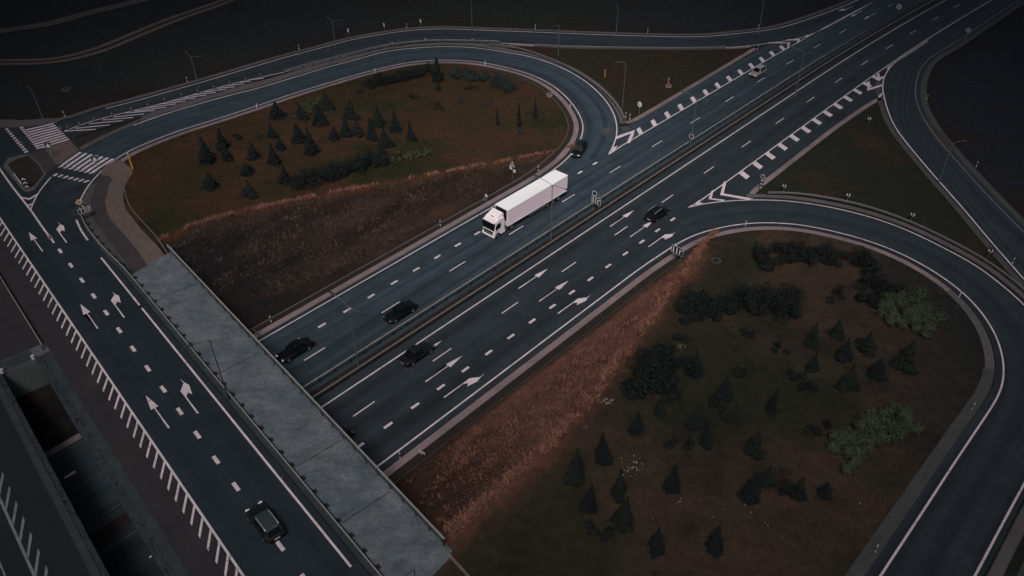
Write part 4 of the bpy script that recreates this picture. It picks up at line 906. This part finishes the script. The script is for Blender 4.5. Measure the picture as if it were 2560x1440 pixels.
# ------------------------------------------------------------------ vegetation
def tri_mesh(name, V, F_, mats):
    me = bpy.data.meshes.new(name); me.from_pydata(V, [], F_); me.materials.append(MATS[mats]); me.update()
    return me
def conifer_mesh(seed, slim):                     # unit: height 1, skirt radius 1 (scaled by the object)
    r = random.Random(seed); V = []; F_ = []; nl = 19; lob = [r.uniform(0, 6.28) for _ in range(3)]; bx, by = r.uniform(-.12, .12), r.uniform(-.12, .12)
    for k in range(nl):
        tt = (k+r.uniform(-.2, .2))/(nl-1); tt = min(1, max(0, tt)); z = .05+.93*tt**.95; R = (1-tt)**slim*r.uniform(.82, 1.12)+.035; nb = int(14*(1-tt)+8)
        for b in range(nb):
            if r.random() < .06: continue
            a = 2*math.pi*(b+r.random()*.9)/nb; lobe = 1+.16*math.sin(2*a+lob[0])+.12*math.sin(3*a+lob[1]+4*tt)
            Rr = R*lobe*r.choice((r.uniform(.55, .85), r.uniform(.85, 1.2))); dz = -.03-.06*Rr*r.uniform(.2, 1.6); wv = (.12+.13*Rr)*r.uniform(.7, 1.3)
            ca, sa = math.cos(a), math.sin(a); i = len(V); ox, oy = bx*tt*tt, by*tt*tt
            V += [(ox+ca*Rr*.1, oy+sa*Rr*.1, z+.03), (ox+ca*Rr*.62-sa*wv, oy+sa*Rr*.62+ca*wv, z+dz*.5+.01), (ox+ca*Rr, oy+sa*Rr, z+dz), (ox+ca*Rr*.62+sa*wv, oy+sa*Rr*.62-ca*wv, z+dz*.55), (ox+ca*Rr*.6, oy+sa*Rr*.6, z+.035)]
            F_ += [(i, i+1, i+4), (i+1, i+2, i+4), (i+2, i+3, i+4), (i+3, i, i+4)]
            for q in (-1, 1):                         # side twigs
                i = len(V); l = Rr*r.uniform(.25, .6); bxx, byy = ox+ca*Rr*.65, oy+sa*Rr*.65; a2 = a+q*r.uniform(.5, 1.1); c2, s2 = math.cos(a2), math.sin(a2)
                V += [(bxx, byy, z+dz*.4), (bxx+c2*l*.6-s2*l*.25, byy+s2*l*.6+c2*l*.25, z+dz*.7), (bxx+c2*l, byy+s2*l, z+dz*1.1+r.uniform(-.02, .02)), (bxx+c2*l*.6+s2*l*.25, byy+s2*l*.6-c2*l*.25, z+dz*.7)]
                F_.append((i, i+1, i+2, i+3))
    i = len(V); V += [(bx+.03, by, .9), (bx-.03, by+.02, .9), (bx, by-.03, .9), (bx, by, 1.04)]; F_ += [(i, i+1, i+3), (i+1, i+2, i+3), (i+2, i, i+3)]
    return tri_mesh('spruce_crown', V, F_, 'conifer_blue' if seed % 2 else 'conifer_green')
CON = [conifer_mesh(s_, sl) for s_, sl in ((1, .95), (2, .85), (3, .62), (5, 1.1), (7, .9), (8, 1.0), (11, .8), (13, .66))]
_tk = MB().cyl((0, 0, -.05), (0, 0, .93), .07, .012, 7).build('trunk', 'bark'); TRUNK = _tk.data; bpy.data.objects.remove(_tk)
def conifer(top, base, wpx, label, var=0, group='young spruces on the left lawn', name='spruce'):
    b = G(base[0], base[1]-wpx*.22); hh = .3
    for q in np.arange(.8, 9, .05):
        if proj(b+Vector((0, 0, q)))[1] <= top[1]: hh = q; break
    else: hh = 6
    R = wpx/2*(b-CAM).length/F_PX
    t = thing(name, label, 'tree', (b.x, b.y, b.z-.05), random.uniform(0, 6.28), group)
    o = bpy.data.objects.new('crown', CON[(var+random.choice((0, 4))) % 8]); COL.objects.link(o); o.parent = t; o.scale = (R*1.08, R*random.uniform(.95, 1.2), hh)
    o.rotation_euler = (random.uniform(-.05, .05), random.uniform(-.05, .05), 0)
    k = bpy.data.objects.new('trunk', TRUNK); COL.objects.link(k); k.parent = t; k.scale = (max(1, R), max(1, R), hh); return t
LEFT = [((494.5,339),(519,414),36,'tall leaning spruce at the far left of the left lawn',0),((550,319),(557,377),29,'spruce second from the left in the left lawn, behind its low companion',0),((565,357),(568,404),25,'small spruce tucked below the second spruce of the left lawn',3),
 ((625,354),(634,402),29,'lone spruce in the left third of the lawn, below a low bush',0),((679,305),(681,348),24,'narrow spruce under the broad bushy one in the back row',3),((694,341),(702,377),25,'short spruce squeezed between two others in the left cluster',0),((679,358),(686,416),30,'front spruce of the left cluster of three',0),
 ((734,306),(748,361),28,'left of the two middle spruces on the left lawn',3),((768,317),(779,392),34,'tall right of the two middle spruces on the left lawn',0),((691,254),(694,301),38,'broad dark spruce nearest the loop road',2),((749,254),(755,302),30,'spruce just left of the yellow green bush',1),
 ((817,228),(819,278),32,'topmost spruce of the back row, right of the yellow green bush',1),((803,258),(802,320),36,'wide spruce just below the topmost one',2),((872,249),(877,302),34,'spruce at the head of the tight group of three',1),((860,283),(865,345),27,'left front spruce of the tight group of three',0),
 ((892,290),(894,343),31,'right front spruce of the tight group of three',1),((938,256),(943,321),32,'tallest spruce in the right part of the left lawn',1),((923,293),(930,353),29,'spruce left of and below the tallest right one',0),((956,317),(963,372),31,'frontmost spruce in the right part of the left lawn',0),
 ((984,272),(990,336),27,'slim spruce second from the right on the left lawn',0),((1027,300),(1029,354),23,'isolated slim spruce at the right end of the row',0),((826,314),(836,353),28,'low spruce left of the tight group of three',2),
 ((526,431),(527,476),36,'blunt dark spruce in the lower left of the lawn',2),((616,408),(618,442),34,'squat dark spruce above the lowest one',2),((628,450),(626,498),34,'lowest spruce of the left lawn',1),((712,413),(714,463),30,'dark spruce touching the left end of the long hedge',2)]
for tp, bs_, wv, lb, v in LEFT: conifer(tp, bs_, wv, lb, v)
RIGHT = [((2101,796),(2091,848),40,'spruce left of the large pale green shrub',1),((2044,805),(2029,870),46,'spruce left of and below the spruce by the pale shrub',1),((2188,830),(2166,885),52,'broad spruce right beneath the pale green shrub',1),((2119,846),(2107,904),46,'spruce in the middle of the upper right group',0),
 ((2279,849),(2257,930),56,'big spruce below the lower edge of the pale green shrub',1),((2035,877),(2029,929),34,'small spruce at the left of the upper right group',0),((1751,877),(1738,944),40,'spruce right of the dark thicket on the left of the right lawn',0),((1822,939),(1810,1001),42,'pointed spruce in the centre of the right lawn',0),
 ((2141,911),(2119,979),54,'broad spruce at the bottom of the upper right group',1),((2210,896),(2191,951),44,'dark spruce right of the broad one in the upper right group',2),((1933,975),(1928,1034),34,'round dark tree in the middle of the right lawn',2),((1652,985),(1650,1042),40,'spruce just right of the white flower patch',1),
 ((1443,1117),(1437,1210),54,'large spruce at the left front of the right lawn',1),((1513,1077),(1507,1160),50,'tall spruce behind the large left front one',0),((1600,1025),(1590,1085),42,'dark egg shaped tree above the scattered white flowers',2),((1753,1007),(1743,1072),48,'spruce directly behind the small shaggy one in the centre',1),
 ((1843,1007),(1833,1062),42,'spruce right of the central pair',1),((1767,1058),(1763,1119),40,'small shaggy spruce in front of the central pair',0),((1893,1077),(1883,1142),56,'wide spruce in the lower centre of the right lawn',1),((1553,1170),(1547,1246),52,'spruce left of the scattered white flowers',1),
 ((1477,1210),(1470,1280),48,'spruce in front of the large left one',0),((1570,1243),(1557,1323),58,'broad spruce below the scattered white flowers',1),((1680,1158),(1680,1232),44,'rounded dark tree right of the white flowers',2),((1643,1313),(1640,1384),50,'lowest light tipped spruce of the right lawn',0),
 ((1877,1181),(1870,1256),50,'dark rounded tree below the wide spruce',2),((1917,1160),(1911,1216),46,'spruce overlapping the dark rounded tree',1),((1787,1315),(1783,1380),50,'dim round tree near the bottom edge',2),((2003,1193),(1994,1246),44,'dim spruce left of the long pale shrub',1),((2067,1205),(2060,1244),36,'low dim spruce under the end of the long pale shrub',2)]
for tp, bs_, wv, lb, v in RIGHT: conifer(tp, bs_, wv*.80, lb, v, 'spruces on the right lawn')
for tp, bs_, wv, lb in (((1243,263),(1245,314),9,'first of the three thin saplings by the loop bend'),((1293,250),(1298,317),10,'middle of the three thin saplings by the loop bend'),((1331,240),(1337,297),10,'last of the three thin saplings by the loop bend')):
    conifer(tp, bs_, wv, lb, 2, 'thin saplings on the left lawn', 'sapling')
conifer((1090,142),(1094,207), 27, 'young tree rising in front of the loop road', 2, 'thin saplings on the left lawn', 'young_tree')
def shrub(label, clumps, mat, leaf=.22, n=420, name='shrub', cat='shrub', group=None):
    """clumps: (px, py, radius_m, height_m)"""
    b0 = G(clumps[0][0], clumps[0][1]); V = []; F_ = []
    for px, py, R, H in clumps:
        c = G(px, py)-b0
        sub = [(Vector((random.gauss(0, .5)*R, random.gauss(0, .5)*R, 0)), random.uniform(.28, .6)*R, random.uniform(.5, 1.05)*H) for _ in range(max(4, int(R*4.5)))]
        for so_, rr, hh in sub:
            for _ in range(int(n/len(sub))):
                a = random.uniform(0, 6.283); ph = math.acos(random.uniform(-.05, 1)); k = random.uniform(.6, 1.14)
                nv = Vector((math.sin(ph)*math.cos(a), math.sin(ph)*math.sin(a), math.cos(ph)))
                p = c+so_+Vector((nv.x*rr*k, nv.y*rr*k, nv.z*hh*k*.62+hh*.36)); t1 = nv.orthogonal().normalized(); t1 = Matrix.Rotation(random.uniform(0, 6.283), 3, nv)@t1; t2 = nv.cross(t1)
                t1 = (t1+nv*random.uniform(-.5, .6)).normalized(); l = leaf*random.uniform(.6, 1.4); i = len(V)
                V += [tuple(p-t1*l*.6), tuple(p+t2*l*.42), tuple(p+t1*l*.75), tuple(p-t2*l*.42)]; F_.append((i, i+1, i+2, i+3))
    me = tri_mesh(name, V, F_, mat); o = bpy.data.objects.new(name, me); COL.objects.link(o); o.location = b0; return tag(o, label, cat, group)
def line_clumps(a, b, n, R, H): return [(a[0]+(b[0]-a[0])*k/(n-1), a[1]+(b[1]-a[1])*k/(n-1), R*random.uniform(.85, 1.15), H*random.uniform(.85, 1.15)) for k in range(n)]
shrub('long dark hedge along the lower part of the left lawn', line_clumps((757,470),(945,408),9,1.75,2.6), 'leaf_dark', .18, 1000, 'hedge', 'hedge')
shrub('bright flowering bush at the right end of the long hedge', line_clumps((990,401),(1078,384),6,1.0,1.1), 'leaf_yellow', .2, 220, 'flowering_bush', 'bush')
shrub('dark hedge along the top of the left lawn', line_clumps((925,217),(1072,184),8,1.8,2.0), 'leaf_dark', .19, 850, 'hedge', 'hedge')
shrub('blue green clumpy hedge at the upper right of the left lawn', line_clumps((1143,190),(1225,199),5,1.6,1.7)+line_clumps((1238,207),(1268,222),3,1.9,2.0), 'leaf_blue', .2, 800, 'hedge', 'hedge')
shrub('yellow green bush among the back row of spruces', [(775,272,1.5,2.2),(792,262,1.3,1.9),(782,283,1.2,1.6)], 'leaf_yellow', .22, 420, 'bush', 'bush')
for p, R, H, lb in (((740,295),.9,.8,'low bush beside the small white ring'),((598,347),1.0,.7,'low green bush between two left spruces'),((640,340),.9,.8,'low bush behind the lone left spruce'),((1030,246),1.0,.8,'low bush in the bare middle of the left lawn'),((1096,267),1.1,.7,'flat bush below the young tree'),
   ((1092,228),1.2,1.3,'round bush at the foot of the young tree'),((1178,220),1.1,1.0,'bush under the blue green hedge'),((1150,256),.9,.6,'flat bush in the upper centre of the left lawn'),((1215,262),.9,.6,'small flat bush left of the saplings'),((1300,330),.7,.6,'small flowering clump under the saplings'),((1322,283),.8,.6,'small bush between the saplings')):
    shrub(lb, [(p[0],p[1],R,H)], 'leaf_blue' if R < .95 else 'leaf_dark', .18, 200, 'bush', 'bush')
shrub('large pale green shrub on the right of the bushy lawn', [(2245,757,2.0,2.3),(2268,780,2.2,2.5),(2290,805,2.2,2.4),(2262,812,2.0,2.3),(2232,795,1.7,2.0),(2300,825,1.5,1.8)], 'leaf_light', .17, 2600, 'large_shrub', 'shrub')
shrub('long pale green shrub at the lower right of the bushy lawn', [(2100,1125,1.5,1.8),(2128,1118,1.9,2.2),(2155,1100,1.9,2.3),(2180,1082,1.8,2.2),(2208,1075,1.7,2.1),(2240,1062,1.7,2.1),(2265,1055,1.5,1.9),(2140,1145,1.3,1.6)], 'leaf_light', .17, 2300, 'large_shrub', 'shrub')
shrub('dark rounded thicket in the upper middle of the right lawn', [(1875,765,2.6,2.8),(1915,760,2.6,3.2),(1950,765,2.3,2.8),(1965,785,1.8,2.4)], 'leaf_dark', .2, 1500, 'thicket', 'thicket')
shrub('dark low thicket left of the rounded one', [(1740,775,2.0,1.8),(1780,770,2.2,2.0),(1820,768,2.2,2.2),(1730,790,1.5,1.4)], 'leaf_dark', .2, 1200, 'thicket', 'thicket')
for p, lb in (((1912,655),'first of the blue tipped bushes along the top of the right lawn'),((1965,640),'second of the blue tipped bushes along the top of the right lawn'),((2008,640),'third of the blue tipped bushes along the top of the right lawn'),((2062,645),'fourth of the blue tipped bushes along the top of the right lawn')):
    shrub(lb, [(p[0],p[1],1.9,2.4),(p[0]+12,p[1]+14,1.5,1.7)], 'leaf_dark', .2, 1000, 'bush', 'bush')
shrub('dark thicket strip under the right bend of the loop road', [(2140,655,2.0,2.0),(2170,680,2.2,2.2),(2195,712,2.2,2.2),(2215,745,2.0,2.0),(2185,765,1.8,1.8)], 'leaf_dark', .2, 1100, 'thicket', 'thicket')
shrub('dark thicket on the left side of the right lawn', [(1625,920,2.0,2.6),(1655,910,2.1,2.9),(1680,930,1.8,2.2),(1640,955,1.9,2.1),(1665,965,1.7,1.9)], 'leaf_dark', .2, 1200, 'thicket', 'thicket')
shrub('dark shrub patch at the lower left edge of the thicket', [(1590,985,1.5,1.4),(1575,965,1.3,1.2)], 'leaf_dark', .26, 380, 'bush', 'bush')
for p, R, lb in (((1845,928),1.0,'low round bush above the pointed central spruce'),((1870,840),1.0,'small bush below the dark rounded thicket'),((1945,875),1.1,'low bush in the centre right of the lawn'),((2005,972),1.2,'flat bush right of the round central tree'),((1985,945),.9,'small bush behind the flat one'),((1785,1010),1.0,'bush left of the central pair of spruces'),((1705,1115),1.0,'dim bush beside the white flower scatter'),((1970,1235),1.2,'dim bush left of the low dim spruce'),((2040,1075),1.2,'dim bush left of the long pale shrub'),((1720,1065),.9,'little bush left of the small shaggy spruce'),((2085,740),1.2,'bush beneath the fourth blue tipped bush'),((2150,850),1.0,'low bush between the upper right spruces'),((1700,850),1.1,'dark bush right above the white flower dots'),((1500,1330),1.2,'dim bush near the bottom left of the right lawn'),((1850,745),1.0,'small bush at the left end of the rounded thicket')):
    shrub(lb, [(p[0],p[1],R,.85*R)], 'leaf_dark', .2, 230, 'bush', 'bush')
# ---- ground cover
def scatter(n, box, test):
    out = []
    while len(out) < n:
        m = 4000; u = rng.uniform(box[0], box[1], m); w_ = rng.uniform(box[2], box[3], m); xx = HD.x*u+HN.x*w_; yy = HD.y*u+HN.y*w_; ok = test(u, w_, xx, yy)
        zz = hgt(xx, yy); out += [(a, b, c) for a, b, c, k in zip(xx, yy, zz, ok) if k]
    return out[:n]
def crl(u): return 76.2+2.65*ZB*(1-ease((u-36)/66))
def crr(u): return 44.6-1.8*ZB*(1-ease((u-36)/57))
inL = lambda a, b: inside(a, b, loopL); inR = lambda a, b: inside(a, b, loopR)
pr = lambda n: rng.random(n)
_bo = resample(bO, 3)
def outer(a, b):                                   # beyond the outer slip road
    d = (a[:, None]-_bo[None, :, 0])**2+(b[:, None]-_bo[None, :, 1])**2; i = d.argmin(1); t = np.gradient(_bo, axis=0)[i]; r = np.stack([a, b], 1)-_bo[i]
    return (t[:, 0]*r[:, 1]-t[:, 1]*r[:, 0] > 0) & (d.min(1) > 6)
tufts('straw', 'straw', scatter(1500, (30, 104, 76, 96), lambda u, w_, a, b: (np.abs(w_-crl(u)-.1-.5*vnoise(u, w_*0, 5, 2)) < .3) & inL(a, b) & ~on_deck(a, b) & (vnoise(u, w_, 1.6, 4)+.25*pr(len(u)) > .5)), 'orange straw tufts along the crest of the left slope', 'grass', (.2, .5), 1.1, 2)
tufts('straw', 'straw', scatter(3000, (16, 92, 31, 45), lambda u, w_, a, b: (np.abs(w_-crr(u)+.3+1.2*(vnoise(u, w_*0, 6, 3)-.5)) < .25+.6*pr(len(u))**2) & inR(a, b) & ~on_deck(a, b) & (vnoise(u, w_, 2, 6)+.25*pr(len(u)) > .5)), 'orange straw tufts along the crest of the right slope', 'grass', (.2, .5), 1.1, 2)
tufts('dry_grass', 'straw_brown', scatter(16000, (14, 92, 31, 44), lambda u, w_, a, b: (w_ > crr(u)-.8) & (w_ < 43.4) & inR(a, b) & ~on_deck(a, b) & (.55*vnoise(u*.5, w_*2, 2.2, 8)+.6*pr(len(u)) > .55+.4*np.clip((36-u)/10, 0, 1))), 'rusty dry grass covering the right slope', 'grass', (.12, .36), 1.2, 1)
tufts('dry_grass', 'straw_grey', scatter(16000, (16, 98, 76, 95), lambda u, w_, a, b: (w_ < crl(u)) & (w_ > 77.6) & inL(a, b) & ~on_deck(a, b) & (.7*vnoise(u*.5, w_*2.5, 2.2, 12)+.5*pr(len(u)) > .62+.5*np.clip((44-u-.35*(w_-76))/14, 0, 1))), 'brown dry grass streaks on the left slope', 'grass', (.12, .36), 1.2, 1)
tufts('lawn_grass', 'grass_green', scatter(14000, (28, 108, 76, 160), lambda u, w_, a, b: (w_ > crl(u)+.6) & inL(a, b) & (vnoise(a, b, 4, 14)+.4*pr(len(u)) > .6)), 'rough green brown grass of the left lawn', 'grass', (.10, .28), .8, 1)
tufts('lawn_grass', 'grass_green', scatter(14000, (10, 118, -20, 45), lambda u, w_, a, b: (w_ < crr(u)-1) & inR(a, b) & ~on_deck(a, b) & (vnoise(a, b, 4, 15)+.4*pr(len(u)) > .6)), 'rough dark grass of the right lawn', 'grass', (.10, .28), .8, 1)
tufts('field_grass', 'grass_green', scatter(16000, (30, 260, 90, 260), lambda u, w_, a, b: (a > -150) & (b < 275) & (vnoise(a, b*2, 5, 24)+.4*pr(len(u)) > .62) & outer(a, b)), 'dark rough grass of the outer field beyond the slip road', 'grass', (.12, .35), .9, 1)
fl = []
for (px, py), sx, sy, n in (((1585,1170),40,28,70),((1520,1003),22,10,30),((1463,1070),8,6,9),((1700,1255),12,6,8),((1880,1290),260,90,16),((1700,868),14,5,12),((700,1196),10,3,6)):
    for _ in range(n): fl.append(G(random.gauss(px, sx*.5), random.gauss(py, sy*.5)))
tufts('white_flowers', 'flower_white', fl, 'scattered white flowers and litter specks on the right lawn', 'flowers', (.14, .26), .7, 1)
#LIGHT
w = bpy.data.worlds.new('World'); SC.world = w; w.use_nodes = True; nt = w.node_tree
sky = nt.nodes.new('ShaderNodeTexSky'); sky.sky_type = 'NISHITA'; sky.sun_disc = False
SUN_EL, SUN_AZ = math.radians(50), math.radians(187)        # azimuth clockwise from +Y
sky.sun_elevation = SUN_EL; sky.sun_rotation = SUN_AZ; sky.air_density = 1.0; sky.dust_density = 5.0; sky.ozone_density = 1.0
nt.links.new(sky.outputs[0], nt.nodes['Background'].inputs[0]); nt.nodes['Background'].inputs[1].default_value = .06
sd = bpy.data.lights.new('sun', 'SUN'); sd.energy = 1.5; sd.angle = math.radians(30); sd.color = (1, .97, .95)
so = bpy.data.objects.new('sun', sd); COL.objects.link(so)
dirv = Vector((math.sin(SUN_AZ)*math.cos(SUN_EL), math.cos(SUN_AZ)*math.cos(SUN_EL), math.sin(SUN_EL)))
so.rotation_euler = dirv.to_track_quat('Z', 'Y').to_euler(); so.location = (0, 0, 120)
vs = SC.view_settings; vs.view_transform = 'Standard'; vs.look = 'None'; vs.exposure = 1.02; vs.gamma = 1
SC.cycles.max_bounces = 4
# grey sheet added out of view: its opening lights the middle, dims the edges
material('shade_sheet_grey', (.55, .56, .58), 1.0, .1, .004)
CZ, CX, CY = 170.0, -15.0, -28.0
V = []; F_ = []; n_a = 72; rad = [0, .06, .14, .3, .7, 1.6, 4.0]
for k, rr in enumerate(rad):
    for i in range(n_a):
        a = 2*math.pi*i/n_a; R = 92*(1+.10*math.sin(3*a+1)+.06*math.sin(7*a))*(1+rr); V.append((CX+R*math.cos(a), CY+R*math.sin(a), CZ+30-30*min(1, rr*4)+10*math.sin(5*a+rr*9)*(rr > .1)))
for k in range(len(rad)-1):
    for i in range(n_a): F_.append((k*n_a+i, k*n_a+(i+1) % n_a, (k+1)*n_a+(i+1) % n_a, (k+1)*n_a+i))
cl = mesh_np('shade_sheet', V, F_, 'shade_sheet_grey', kind='structure'); cl['label'] = 'unseen dimming sheet added above the interchange, with one opening'
sdm = cl.modifiers.new('thick', 'SOLIDIFY'); sdm.thickness = 25
#ENDLIGHT
